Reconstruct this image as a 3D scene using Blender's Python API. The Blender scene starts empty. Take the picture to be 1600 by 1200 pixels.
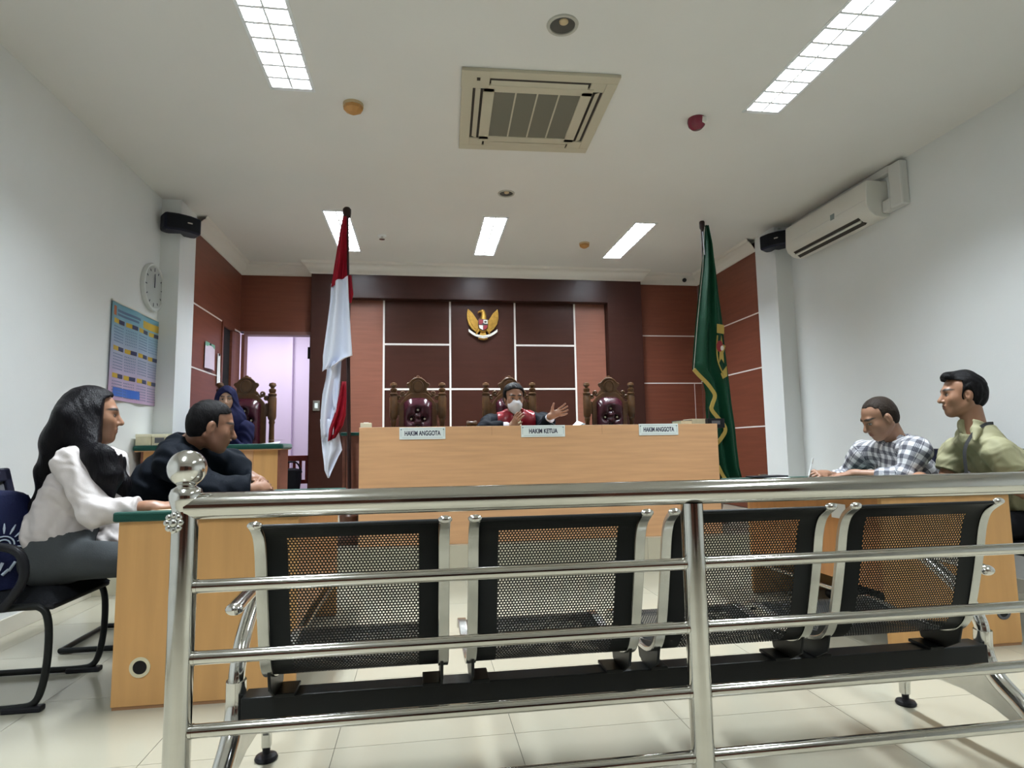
import bpy, bmesh, math, random
import numpy as np
from mathutils import Vector, Matrix
random.seed(7); np.random.seed(7)
SC = bpy.context.scene
COL = SC.collection
PI = math.pi

# ------------------------------------------------------------------ camera
FPX, PITCH, ROLL, YAW, CAMH = 955.0, math.radians(5.85), math.radians(-0.92), math.radians(8.44), 0.98
_f = Vector((math.sin(YAW), math.cos(YAW), 0)); _r = Vector((math.cos(YAW), -math.sin(YAW), 0)); _u = Vector((0, 0, 1))
_f2 = _f*math.cos(PITCH) + _u*math.sin(PITCH); _u2 = _u*math.cos(PITCH) - _f*math.sin(PITCH)
_r3 = _r*math.cos(ROLL) + _u2*math.sin(ROLL); _u3 = _u2*math.cos(ROLL) - _r*math.sin(ROLL)
cam_d = bpy.data.cameras.new('camera'); cam = bpy.data.objects.new('camera', cam_d); COL.objects.link(cam)
cam_d.sensor_fit = 'HORIZONTAL'; cam_d.sensor_width = 36.0; cam_d.lens = FPX*36.0/1600.0
cam_d.clip_start = 0.02; cam_d.clip_end = 60
cam.matrix_world = Matrix(((_r3.x, _u3.x, -_f2.x, 0), (_r3.y, _u3.y, -_f2.y, 0), (_r3.z, _u3.z, -_f2.z, CAMH), (0, 0, 0, 1)))
SC.camera = cam

def at(px, py, Y):
    """the point at depth Y that lies on the sight line of a pixel of the photograph (used to measure the room)"""
    d = _r3*((px-800)/FPX) - _u3*((py-600)/FPX) + _f2
    return Vector((0, 0, CAMH)) + d*(Y/d.y)

# ------------------------------------------------------------------ world, exposure
W = bpy.data.worlds.new('world'); SC.world = W; W.use_nodes = True
W.node_tree.nodes['Background'].inputs[0].default_value = (0.75, 0.85, 1.0, 1)
W.node_tree.nodes['Background'].inputs[1].default_value = 0.15
SC.view_settings.view_transform = 'Standard'; SC.view_settings.look = 'None'
SC.view_settings.gamma = 1.0; SC.view_settings.use_curve_mapping = False
SC.view_settings.exposure = 0.0
LAMP_POWER = 94.0
LAMP_COLOR = (0.86, 0.945, 1.0)
SC.cycles.max_bounces = 8; SC.cycles.diffuse_bounces = 5; SC.cycles.glossy_bounces = 4; SC.cycles.transparent_max_bounces = 12
SC.cycles.sample_clamp_indirect = 6.0
SC.cycles.use_denoising = True

# ------------------------------------------------------------------ materials
MATS = {}
def nodes_of(name):
    m = bpy.data.materials.new(name); m.use_nodes = True
    nt = m.node_tree; b = nt.nodes['Principled BSDF']
    MATS[name] = m
    return m, nt, b
def mat(name, col, rough=0.5, metal=0.0, var=0.0, scale=6.0, stretch=(1, 1, 1), bump=0.0, bscale=60.0, bstretch=(1, 1, 1), spec=0.5, coat=0.0, emit=None, estr=0.0, sheen=0.0):
    m, nt, b = nodes_of(name)
    L = nt.links.new
    b.inputs['Roughness'].default_value = rough; b.inputs['Metallic'].default_value = metal
    b.inputs['Specular IOR Level'].default_value = spec; b.inputs['Coat Weight'].default_value = coat
    b.inputs['Sheen Weight'].default_value = sheen
    b.inputs['Base Color'].default_value = (*col, 1)
    if emit: b.inputs['Emission Color'].default_value = (*emit, 1); b.inputs['Emission Strength'].default_value = estr
    if var or bump:
        tc = nt.nodes.new('ShaderNodeTexCoord')
    if var:
        mp = nt.nodes.new('ShaderNodeMapping'); mp.inputs['Scale'].default_value = stretch
        L(tc.outputs['Object'], mp.inputs['Vector'])
        n = nt.nodes.new('ShaderNodeTexNoise'); n.inputs['Scale'].default_value = scale; n.inputs['Detail'].default_value = 5
        L(mp.outputs[0], n.inputs['Vector'])
        r = nt.nodes.new('ShaderNodeValToRGB')
        r.color_ramp.elements[0].position = 0.3; r.color_ramp.elements[1].position = 0.7
        r.color_ramp.elements[0].color = (*[c*(1-var) for c in col], 1); r.color_ramp.elements[1].color = (*[min(1, c*(1+var)) for c in col], 1)
        L(n.outputs['Fac'], r.inputs[0]); L(r.outputs[0], b.inputs['Base Color'])
    if bump:
        mp2 = nt.nodes.new('ShaderNodeMapping'); mp2.inputs['Scale'].default_value = bstretch
        L(tc.outputs['Object'], mp2.inputs['Vector'])
        n2 = nt.nodes.new('ShaderNodeTexNoise'); n2.inputs['Scale'].default_value = bscale; n2.inputs['Detail'].default_value = 3
        L(mp2.outputs[0], n2.inputs['Vector'])
        bp = nt.nodes.new('ShaderNodeBump'); bp.inputs['Strength'].default_value = bump; bp.inputs['Distance'].default_value = 0.01
        L(n2.outputs['Fac'], bp.inputs['Height']); L(bp.outputs[0], b.inputs['Normal'])
    return m

mat('wall_white', (0.74, 0.76, 0.76), 0.55, var=0.02, scale=2.0, bump=0.05, bscale=90)
mat('ceiling_white', (0.72, 0.71, 0.685), 0.85, var=0.015, scale=1.5)
mat('plaster_trim', (0.72, 0.69, 0.64), 0.6)
mat('floor_tile', (0.405, 0.38, 0.30), 0.16, var=0.03, scale=1.6, spec=0.5)
mat('grout', (0.22, 0.20, 0.17), 0.8)
mat('riser_tile', (0.47, 0.44, 0.335), 0.3)
mat('beech_h', (0.575, 0.33, 0.17), 0.42, var=0.09, scale=2.2, stretch=(1, 6, 16), spec=0.3)
mat('beech_v', (0.57, 0.315, 0.12), 0.42, var=0.07, scale=2.2, stretch=(9, 9, 0.8), spec=0.3)
mat('beech_edge', (0.33, 0.17, 0.08), 0.5)
mat('panel_brown', (0.150, 0.046, 0.026), 0.42, var=0.10, scale=2.4, stretch=(1, 1, 14), spec=0.25)
mat('panel_light', (0.205, 0.078, 0.050), 0.42, var=0.09, scale=2.4, stretch=(1, 1, 14), spec=0.3)
mat('panel_dark', (0.030, 0.010, 0.007), 0.36, var=0.10, scale=2.4, stretch=(1, 1, 10), spec=0.18)
mat('panel_dark_flat', (0.042, 0.014, 0.009), 0.40, var=0.10, scale=2.4, stretch=(1, 1, 10), spec=0.15)
mat('strip_white', (0.72, 0.68, 0.64), 0.4)
mat('chrome', (0.70, 0.69, 0.66), 0.13, metal=1.0, var=0.05, scale=9)
mat('chrome_dull', (0.58, 0.58, 0.55), 0.24, metal=1.0, var=0.12, scale=14)
mat('steel', (0.60, 0.59, 0.55), 0.10, metal=1.0, var=0.05, scale=5, stretch=(1, 1, 6))
mat('black_metal', (0.012, 0.013, 0.013), 0.38, spec=0.18)
mat('black_plastic', (0.014, 0.014, 0.017), 0.4, spec=0.18)
mat('navy_plastic', (0.008, 0.009, 0.022), 0.4, spec=0.18)
mat('black_fabric', (0.010, 0.011, 0.014), 0.85, bump=0.3, bscale=300, spec=0.15)
mat('navy_fabric', (0.010, 0.013, 0.045), 0.8, bump=0.3, bscale=250, spec=0.15)
mat('grey_mesh', (0.10, 0.10, 0.11), 0.7, bump=0.5, bscale=400)
mat('grey_tube', (0.16, 0.14, 0.13), 0.35, metal=0.4)
mat('green_cloth', (0.008, 0.060, 0.045), 0.75, var=0.12, scale=7, bump=0.15, bscale=250, sheen=0.2, spec=0.15)
mat('paper', (0.80, 0.80, 0.80), 0.7)
mat('paper_pink', (0.68, 0.42, 0.50), 0.7)
mat('paper_lilac', (0.62, 0.52, 0.62), 0.7)
mat('paper_green', (0.16, 0.36, 0.26), 0.7)
mat('cream_card', (0.60, 0.55, 0.38), 0.7, var=0.08, scale=20)
mat('cream_soft', (0.78, 0.74, 0.55), 0.7)
mat('ink', (0.02, 0.02, 0.05), 0.6)
mat('sign_white', (0.70, 0.76, 0.74), 0.35)
mat('sign_line', (0.20, 0.26, 0.26), 0.4)
mat('throne_wood', (0.078, 0.036, 0.012), 0.34, var=0.25, scale=16, bump=0.15, bscale=40, spec=0.4)
mat('leather', (0.038, 0.006, 0.012), 0.20, bump=0.10, bscale=60, spec=0.5)
mat('gold', (0.62, 0.36, 0.08), 0.30, metal=0.85, var=0.15, scale=30)
mat('gold_cloth', (0.42, 0.30, 0.06), 0.6, bump=0.4, bscale=220)
mat('emblem_red', (0.25, 0.012, 0.02), 0.4)
mat('emblem_black', (0.015, 0.012, 0.012), 0.4)
mat('emblem_white', (0.72, 0.70, 0.64), 0.4)
mat('emblem_green', (0.05, 0.22, 0.07), 0.5)
mat('flag_red', (0.25, 0.004, 0.014), 0.7, bump=0.1, bscale=120, spec=0.2)
mat('flag_white', (0.74, 0.78, 0.90), 0.7, bump=0.1, bscale=120, spec=0.2)
mat('flag_green', (0.004, 0.050, 0.024), 0.6, bump=0.1, bscale=120, spec=0.2)
mat('pole_wood', (0.020, 0.008, 0.007), 0.4, spec=0.3)
mat('carved_wood', (0.085, 0.030, 0.014), 0.4, var=0.3, scale=20)
mat('ac_cream', (0.52, 0.48, 0.37), 0.45)
mat('ac_grille', (0.155, 0.150, 0.115), 0.6)
mat('ac_dark', (0.025, 0.020, 0.016), 0.6)
mat('ac_white', (0.68, 0.67, 0.62), 0.3)
mat('duct_white', (0.62, 0.62, 0.60), 0.45)
mat('lamp_white', (0.80, 0.82, 0.84), 0.35)
mat('lamp_reflector', (0.82, 0.84, 0.88), 0.25)
mat('lamp_tube', (1, 1, 1), 0.4, emit=(0.92, 0.96, 1.0), estr=9.0)
mat('downlight_dark', (0.06, 0.06, 0.055), 0.5)
mat('downlight_ring', (0.46, 0.45, 0.40), 0.5)
mat('detector_orange', (0.45, 0.22, 0.06), 0.5)
mat('detector_cream', (0.55, 0.42, 0.25), 0.5)
mat('detector_red', (0.16, 0.012, 0.03), 0.25)
mat('clock_frame', (0.62, 0.64, 0.63), 0.3)
mat('clock_face', (0.42, 0.44, 0.43), 0.35)
mat('door_frame', (0.20, 0.10, 0.085), 0.5)
mat('lilac_wall', (0.74, 0.68, 0.80), 0.7)
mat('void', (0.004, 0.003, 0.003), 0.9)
mat('red_wood', (0.16, 0.028, 0.018), 0.35, var=0.2, scale=20)
mat('blue_cloth', (0.006, 0.009, 0.040), 0.7, bump=0.3, bscale=150, spec=0.15)
mat('print_white', (0.45, 0.52, 0.62), 0.7)
mat('skirting', (0.58, 0.55, 0.47), 0.3)

# calendar print: soft vertical gradient from sky blue to pink paper
def calendar_material():
    m, nt, b = nodes_of('calendar_paper'); L = nt.links.new
    b.inputs['Roughness'].default_value = 0.28
    tc = nt.nodes.new('ShaderNodeTexCoord'); sp = nt.nodes.new('ShaderNodeSeparateXYZ'); L(tc.outputs['Generated'], sp.inputs[0])
    r = nt.nodes.new('ShaderNodeValToRGB'); L(sp.outputs['Z'], r.inputs[0])
    e = r.color_ramp.elements; e[0].position = 0.05; e[0].color = (0.50, 0.34, 0.50, 1); e[1].position = 0.9; e[1].color = (0.16, 0.36, 0.45, 1)
    k = r.color_ramp.elements.new(0.5); k.color = (0.34, 0.38, 0.50, 1)
    L(r.outputs[0], b.inputs['Base Color'])
calendar_material()

def perforated_material():
    m, nt, b = nodes_of('perforated_black'); L = nt.links.new; N = nt.nodes.new
    b.inputs['Base Color'].default_value = (0.008, 0.009, 0.009, 1); b.inputs['Roughness'].default_value = 0.45; b.inputs['Specular IOR Level'].default_value = 0.18
    uv = N('ShaderNodeUVMap'); uv.uv_map = 'uv'
    sp = N('ShaderNodeSeparateXYZ'); L(uv.outputs[0], sp.inputs[0])
    def M(op, a, bb=None, c=None):
        n = N('ShaderNodeMath'); n.operation = op
        for i, x in enumerate((a, bb, c)):
            if x is None: continue
            if isinstance(x, (int, float)): n.inputs[i].default_value = x
            else: L(x, n.inputs[i])
        return n.outputs[0]
    p, q, r0 = 0.0082, 0.0142, 0.00285
    def dist(off):
        a = M('SUBTRACT', M('FLOORED_MODULO', M('ADD', sp.outputs['X'], off*p/2), p), p/2)
        c = M('SUBTRACT', M('FLOORED_MODULO', M('ADD', sp.outputs['Y'], off*q/2), q), q/2)
        return M('SQRT', M('ADD', M('MULTIPLY', a, a), M('MULTIPLY', c, c)))
    hole = M('LESS_THAN', M('MINIMUM', dist(0), dist(1)), r0)
    # a plain border round the perforated field
    field = M('MULTIPLY', M('LESS_THAN', M('ABSOLUTE', sp.outputs['X']), 0.158), M('GREATER_THAN', sp.outputs['Y'], 0.052))
    fac = M('MULTIPLY', hole, field)
    tr = N('ShaderNodeBsdfTransparent'); mx = N('ShaderNodeMixShader')
    L(fac, mx.inputs[0]); L(b.outputs[0], mx.inputs[1]); L(tr.outputs[0], mx.inputs[2])
    L(mx.outputs[0], nt.nodes['Material Output'].inputs['Surface'])
perforated_material()

# ------------------------------------------------------------------ mesh builder
class MB:
    def __init__(s): s.v = []; s.f = []; s.uv = None
    def add(s, vs, fs):
        o = len(s.v); s.v += [tuple(x) for x in vs]; s.f += [tuple(i+o for i in f) for f in fs]; return s
    def bx(s, x0, x1, y0, y1, z0, z1):
        return s.add([(x0, y0, z0), (x1, y0, z0), (x1, y1, z0), (x0, y1, z0), (x0, y0, z1), (x1, y0, z1), (x1, y1, z1), (x0, y1, z1)],
                     [(0, 3, 2, 1), (4, 5, 6, 7), (0, 1, 5, 4), (1, 2, 6, 5), (2, 3, 7, 6), (3, 0, 4, 7)])
    def box(s, c, size, M=None):
        h = [x/2 for x in size]; vs = []
        for dx, dy, dz in ((-1, -1, -1), (1, -1, -1), (1, 1, -1), (-1, 1, -1), (-1, -1, 1), (1, -1, 1), (1, 1, 1), (-1, 1, 1)):
            p = Vector((dx*h[0], dy*h[1], dz*h[2]))
            if M is not None: p = M @ p
            vs.append(p + Vector(c))
        return s.add(vs, [(0, 3, 2, 1), (4, 5, 6, 7), (0, 1, 5, 4), (1, 2, 6, 5), (2, 3, 7, 6), (3, 0, 4, 7)])
    def sweep(s, path, section, closed=False, up=None, scale=None):
        """sweep a closed 2D section along a path"""
        P = [Vector(p) for p in path]; n = len(P); m = len(section); vs = []
        N0 = None
        for i in range(n):
            t = (P[(i+1) % n] - P[i-1]) if closed else (P[min(i+1, n-1)] - P[max(i-1, 0)])
            t.normalize()
            if up is not None: nn = Vector(up) - t*Vector(up).dot(t)
            elif N0 is None:
                a = Vector((0, 0, 1)) if abs(t.z) < 0.9 else Vector((1, 0, 0)); nn = a - t*a.dot(t)
            else: nn = N0 - t*N0.dot(t)
            nn.normalize(); N0 = nn; bb = t.cross(nn)
            k = 1 if scale is None else scale[i]
            for a, c in section: vs.append(P[i] + nn*(a*k) + bb*(c*k))
        fs = []
        for i in range(n if closed else n-1):
            j = (i+1) % n
            for q in range(m):
                r = (q+1) % m; fs.append((i*m+q, i*m+r, j*m+r, j*m+q))
        if not closed: fs += [tuple(range(m))[::-1], tuple(range((n-1)*m, n*m))]
        return s.add(vs, fs)
    def tube(s, path, r, n=12, closed=False):
        rs = r if isinstance(r, (list, tuple)) else None
        sec = [(math.cos(2*PI*i/n), math.sin(2*PI*i/n)) for i in range(n)]
        return s.sweep(path, sec, closed, scale=rs or [r]*len(path))
    def lathe(s, prof, n=20, c=(0, 0, 0), M=None, ring=False):
        if ring: prof = list(prof)+[prof[0]]
        vs = []; fs = []; m = len(prof)
        for i in range(n):
            a = 2*PI*i/n
            for r, z in prof:
                p = Vector((r*math.cos(a), r*math.sin(a), z))
                if M is not None: p = M @ p
                vs.append(p + Vector(c))
        for i in range(n):
            j = (i+1) % n
            for q in range(m-1): fs.append((i*m+q, j*m+q, j*m+q+1, i*m+q+1))
        if prof[0][0] > 1e-6 and not ring: fs.append(tuple(i*m for i in range(n))[::-1])
        if prof[-1][0] > 1e-6 and not ring: fs.append(tuple(i*m+m-1 for i in range(n)))
        return s.add(vs, fs)
    def prism(s, poly, a, b, plane='xz'):
        n = len(poly)
        def mk(p, d):
            return (p[0], d, p[1]) if plane == 'xz' else ((d, p[0], p[1]) if plane == 'yz' else (p[0], p[1], d))
        vs = [mk(p, a) for p in poly] + [mk(p, b) for p in poly]
        fs = [tuple(range(n)), tuple(range(n, 2*n))[::-1]] + [(i, (i+1) % n, n+(i+1) % n, n+i) for i in range(n)]
        return s.add(vs, fs)
    def ell(s, c, r, nu=14, nv=9, M=None):
        vs = []; fs = []
        for j in range(1, nv):
            t = PI*j/nv
            for i in range(nu):
                a = 2*PI*i/nu; p = Vector((r[0]*math.sin(t)*math.cos(a), r[1]*math.sin(t)*math.sin(a), r[2]*math.cos(t)))
                vs.append(p if M is None else M @ p)
        vs += [Vector((0, 0, r[2])) if M is None else M @ Vector((0, 0, r[2])), Vector((0, 0, -r[2])) if M is None else M @ Vector((0, 0, -r[2]))]
        T, B = len(vs)-2, len(vs)-1
        for j in range(nv-2):
            for i in range(nu):
                k = (i+1) % nu; fs.append((j*nu+i, (j+1)*nu+i, (j+1)*nu+k, j*nu+k))
        for i in range(nu):
            k = (i+1) % nu; fs.append((T, i, k)); fs.append((B, (nv-2)*nu+k, (nv-2)*nu+i))
        return s.add([Vector(v)+Vector(c) for v in vs], fs)
    def grid(s, fn, nu, nv, uvfn=None):
        o = len(s.v); vs = [fn(i/nu, j/nv) for j in range(nv+1) for i in range(nu+1)]
        fs = [(j*(nu+1)+i, j*(nu+1)+i+1, (j+1)*(nu+1)+i+1, (j+1)*(nu+1)+i) for j in range(nv) for i in range(nu)]
        if uvfn: s.uv = [uvfn(i/nu, j/nv) for j in range(nv+1) for i in range(nu+1)]
        return s.add(vs, fs)
    def mesh(s, name, mats, smooth=None, normals=True):
        me = bpy.data.meshes.new(name); me.from_pydata(s.v, [], s.f)
        if s.uv:
            l = me.uv_layers.new(name='uv')
            for lp in me.loops: l.data[lp.index].uv = s.uv[lp.vertex_index]
        if normals:
            bm = bmesh.new(); bm.from_mesh(me); bmesh.ops.recalc_face_normals(bm, faces=bm.faces); bm.to_mesh(me); bm.free()
        for m in ([mats] if isinstance(mats, str) else mats): me.materials.append(MATS[m])
        if smooth is not None:
            me.shade_smooth()
            if smooth < 179: me.set_sharp_from_angle(angle=math.radians(smooth))
        return me

def link(name, me, parent=None, world=False, bev=0.0):
    o = bpy.data.objects.new(name, me); COL.objects.link(o)
    if parent is not None:
        o.parent = parent
        if world: o.matrix_parent_inverse = Matrix.Translation(-Vector(parent.location))
    if bev:
        b = o.modifiers.new('bevel', 'BEVEL'); b.width = bev; b.segments = 2; b.limit_method = 'ANGLE'; b.angle_limit = math.radians(50)
    return o
def part(name, mb, m, parent=None, smooth=None, bev=0.0, world=False, label=None):
    o = link(name, mb.mesh(name, m, smooth), parent, world, bev)
    if label: o['label'] = label
    return o
def wpart(name, mb, m, parent, smooth=None, bev=0.0, label=None):
    return part(name, mb, m, parent, smooth, bev, True, label)
def tag(o, label, cat, group=None):
    o['label'] = label; o['category'] = cat
    if group: o['group'] = group
    return o
def thing(name, label, cat, loc=(0, 0, 0), rotz=0.0, group=None):
    o = bpy.data.objects.new(name, None); COL.objects.link(o); o.empty_display_size = 0.05
    o.location = loc; o.rotation_euler = (0, 0, rotz)
    return tag(o, label, cat, group)
def struct(o):
    o['kind'] = 'structure'; return o
def dup(root, loc, rotz=0.0, label=None, group=None):
    def cp(o, par):
        c = o.copy(); COL.objects.link(c); c.parent = par
        if par is not None: c.matrix_parent_inverse = o.matrix_parent_inverse.copy()
        for ch in o.children: cp(ch, c)
        return c
    r = cp(root, None); r.location = loc; r.rotation_euler = (0, 0, rotz)
    if label: r['label'] = label
    if group: r['group'] = group
    return r
def bez(pts, n=8):
    """Catmull-Rom through points"""
    P = [Vector(p) for p in pts]; out = []
    for i in range(len(P)-1):
        p0, p1, p2, p3 = P[max(i-1, 0)], P[i], P[i+1], P[min(i+2, len(P)-1)]
        for k in range(n):
            t = k/n
            out.append(0.5*((2*p1) + (p2-p0)*t + (2*p0-5*p1+4*p2-p3)*t*t + (3*p1-p0-3*p2+p3)*t**3))
    out.append(P[-1]); return out
# ------------------------------------------------------------------ room shell
XL, XR, YB, YF, HC = -2.26, 3.78, 7.5, -3.2, 3.2          # left, right, far wall, wall behind the camera, ceiling
XLp, XRp = -2.12, 3.62                                      # faces of the panelled side walls of the dais
PZ, PY = 0.25, 4.70                                         # dais height and front edge
LX = [(-0.91, -0.66), (0.60, 0.825), (2.135, 2.365)]
LAMPS = [(-0.91, -0.665, 2.53, 3.73), (2.15, 2.385, 2.44, 3.63), (-0.915, -0.68, 5.69, 6.89), (0.60, 0.83, 5.69, 6.89), (2.13, 2.345, 5.69, 6.86),
         (-0.91, -0.665, -0.6, 0.6), (2.15, 2.385, -0.6, 0.6)]  # unseen pair behind the viewer, added to balance the light

fl = struct(part('floor', MB().bx(XL-0.2, XR+0.2, YF-0.2, PY+0.1, -0.06, -0.004), 'grout'))
tile_me = MB().bx(-0.2989, 0.2989, -0.2989, 0.2989, -0.01, 0.0).mesh('tile', 'floor_tile')
x = 0.315-0.6*4.5
while x-0.3 < XR:
    y = 2.19-0.6*6.5
    while y-0.3 < PY:
        t = link('tile', tile_me, fl); t.location = (x, y, 0); y += 0.6
    x += 0.6
part('tile_field', MB().bx(XL-0.2, XR+0.2, YF-0.2, 2.19-0.6*7, -0.01, 0.0), 'floor_tile', fl)

# ceiling with the openings of the recessed lamps
def holed(x0, x1, y0, y1, z, holes):
    xs = sorted({x0, x1, *[h[0] for h in holes], *[h[1] for h in holes]}); ys = sorted({y0, y1, *[h[2] for h in holes], *[h[3] for h in holes]})
    m = MB()
    for i in range(len(xs)-1):
        for j in range(len(ys)-1):
            cx, cy = (xs[i]+xs[i+1])/2, (ys[j]+ys[j+1])/2
            if any(h[0] < cx < h[1] and h[2] < cy < h[3] for h in holes): continue
            m.add([(xs[i], ys[j], z), (xs[i+1], ys[j], z), (xs[i+1], ys[j+1], z), (xs[i], ys[j+1], z)], [(0, 3, 2, 1)])
    return m
struct(link('ceiling', holed(XL-0.2, XR+0.2, YF-0.2, YB+0.2, HC, LAMPS).mesh('ceiling', 'ceiling_white', normals=False)))

# side walls
wl = struct(part('wall_left', MB().bx(XL-0.15, XL, YF, 5.60, 0, HC), 'wall_white'))
wpart('pillar', MB().bx(XL-0.15, XLp+0.02, 5.58, 5.95, 0, HC), 'wall_white', wl)
wr = struct(part('wall_right', MB().bx(XR, XR+0.15, YF, 5.70, 0, HC), 'wall_white'))
wpart('pillar', MB().bx(XRp-0.02, XR+0.15, 5.66, 6.03, 0, HC), 'wall_white', wr)
wq = struct(part('wall_rear', MB().bx(XL, XR, YF-0.15, YF, 0, HC), 'wall_white'))
for i in range(6):
    wpart('wall_panel', MB().bx(XL+0.006+i*1.0067, XL+1.0+i*1.0067, YF, YF+0.02, 0.05, 2.1), 'panel_brown', wq, bev=0.002)  # unseen boards, added to darken what the chrome reflects and cut bounce
d3 = struct(part('added_rear_door', MB().bx(-0.2, 1.6, YF+0.02, YF+0.05, 0, 2.2), 'panel_dark'))  # unseen double door, added as something dark for the chrome to reflect
for a in (-0.15, 0.71): wpart('added_door_leaf', MB().bx(a, a+0.84, YF+0.05, YF+0.07, 0.01, 2.12), 'panel_dark_flat', d3, bev=0.004)
struct(part('baseboard_left', MB().bx(XL, XL+0.012, YF, 5.58, 0, 0.09), 'skirting', bev=0.002))
struct(part('baseboard_right', MB().bx(XR-0.012, XR, YF, 5.66, 0, 0.09), 'skirting', bev=0.002))

# dais
dz = struct(part('floor_dais', MB().bx(XL, XR, PY+0.02, YB+0.1, 0, PZ-0.012), 'grout'))
for i in range(11):
    a = XL + 0.6*i - 0.185; b = min(a+0.5978, XR)
    wpart('riser_tile', MB().bx(max(a, XL), b, PY, PY+0.03, 0.001, PZ-0.001), 'riser_tile', dz)
    for j in range(5):
        y0 = PY + 0.001 + 0.6*j
        wpart('tile', MB().bx(max(a, XL), b, y0, min(y0+0.5978, YB), PZ-0.012, PZ), 'floor_tile', dz)

# panelled side walls of the dais: separate laminate boards with pale joint strips
def boards_x(name, X, side, y0, y1, cuts, holes=(), bm='panel_brown'):
    """a wall facing +X (side=1) or -X (side=-1) of boards stacked between the cuts"""
    w = struct(part(name, MB().bx(X-0.15, X-0.015, y0, y1, PZ, HC) if side > 0 else MB().bx(X+0.015, X+0.15, y0, y1, PZ, HC), 'void'))
    for i in range(len(cuts)-1):
        segs = [(y0, y1)]
        for (ya, yb, zt) in holes:
            if cuts[i] < zt - 0.02:
                segs = [(y0, ya), (yb, y1)]
        for a, b in segs:
            if b-a < 0.02: continue
            x0, x1 = (X-0.02, X) if side > 0 else (X, X+0.02)
            wpart('wall_panel', MB().bx(x0, x1, a, b, cuts[i]+0.005, cuts[i+1]-0.005), bm, w, bev=0.0015)
    for z in cuts[1:-1]:
        segs = [(y0, y1)]
        for (ya, yb, zt) in holes:
            if z < zt - 0.02: segs = [(y0, ya), (yb, y1)]
        for a, b in segs:
            if b-a < 0.02: continue
            x0, x1 = (X-0.02, X+0.003) if side > 0 else (X-0.003, X+0.02)
            wpart('joint_strip', MB().bx(x0, x1, a, b, z-0.007, z+0.007), 'strip_white', w)
    return w
wdl = boards_x('wall_dais_left', XLp, 1, 5.95, YB, [PZ, 1.15, 1.765, 2.37, HC-0.02], holes=[(6.86, 7.42, 2.345)])
boards_x('wall_dais_right', XRp, -1, 6.03, YB, [PZ, 1.155, 1.785, 2.385, HC-0.02])
# side doorway (dark room beyond, frame, door standing a hand wide open)
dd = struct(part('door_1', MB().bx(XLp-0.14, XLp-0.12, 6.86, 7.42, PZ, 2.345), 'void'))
fm = MB(); fm.bx(XLp-0.12, XLp+0.012, 7.17, 7.25, PZ, 2.345); fm.bx(XLp-0.12, XLp+0.012, 6.83, 7.25, 2.33, 2.375); fm.bx(XLp-0.12, XLp+0.012, 6.83, 6.87, PZ, 2.345)
wpart('door_frame', fm, 'panel_brown', dd)
wpart('door_lining', MB().bx(XLp-0.12, XLp+0.004, 7.25, YB, PZ, 2.345), 'panel_light', dd)

# far wall: doorway, plain boards on both sides, projecting dark frame, recessed board field
YW = YB; YFR = 7.36
wb = struct(part('wall_back', MB().bx(-1.32, XRp, YW+0.02, YW+0.15, PZ, HC), 'void'))
wpart('wall_panel', MB().bx(XLp, -1.29, YW, YW+0.02, 2.385, HC), 'panel_brown', wb)
wpart('lintel', MB().bx(XLp-0.02, -1.29, YW+0.02, YW+0.15, 2.385, HC), 'void', wb)
for a, b in ((PZ, 1.155), (1.155, 1.765), (1.765, 2.385), (2.385, HC)):
    wpart('wall_panel', MB().bx(2.74, XRp, YW, YW+0.02, a+0.005, b-0.005), 'panel_brown', wb, bev=0.0015)
for z in (1.155, 1.765, 2.385):
    wpart('joint_strip', MB().bx(2.74, XRp, YW-0.003, YW+0.02, z-0.007, z+0.007), 'strip_white', wb)
wpart('joint_strip', MB().bx(3.515, 3.522, YW-0.003, YW+0.02, PZ, 1.76), 'strip_white', wb)
FT = 2.782
for nm, m in (('frame_post', MB().bx(-1.295, -0.862, YFR, YW+0.02, PZ, HC)), ('frame_post', MB().bx(2.335, 2.785, YFR, YW+0.02, PZ, HC)), ('frame_header', MB().bx(-0.862, 2.335, YFR, YW+0.02, FT, HC))):
    wpart(nm, m, 'panel_dark', wb, bev=0.003)
XS = [-0.862, -0.456, 0.347, 1.157, 1.928, 2.335]; ZS = [PZ, 1.14, 1.692, 2.242, FT+0.02]; YP = 7.48
for i in range(5):
    if i in (0, 4): rows = [(PZ, FT+0.02)]
    elif i == 2: rows = [(PZ, 1.14), (1.14, 1.692), (1.692, FT+0.02)]
    else: rows = list(zip(ZS[:-1], ZS[1:]))
    for a, b in rows:
        wpart('wall_panel', MB().bx(XS[i]+0.006, XS[i+1]-0.006, YP, YP+0.02, a+0.006, b-0.006), 'panel_light' if i in (0, 4) else 'panel_dark_flat', wb, bev=0.002)
        if i not in (0, 4) and a > PZ:
            wpart('joint_strip', MB().bx(XS[i]+0.006, XS[i+1]-0.006, YP-0.004, YP+0.02, a-0.011, a+0.011), 'strip_white', wb)
for xx in XS[1:-1]:
    wpart('joint_strip', MB().bx(xx-0.011, xx+0.011, YP-0.005, YP+0.02, PZ, FT+0.01), 'strip_white', wb)

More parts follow.
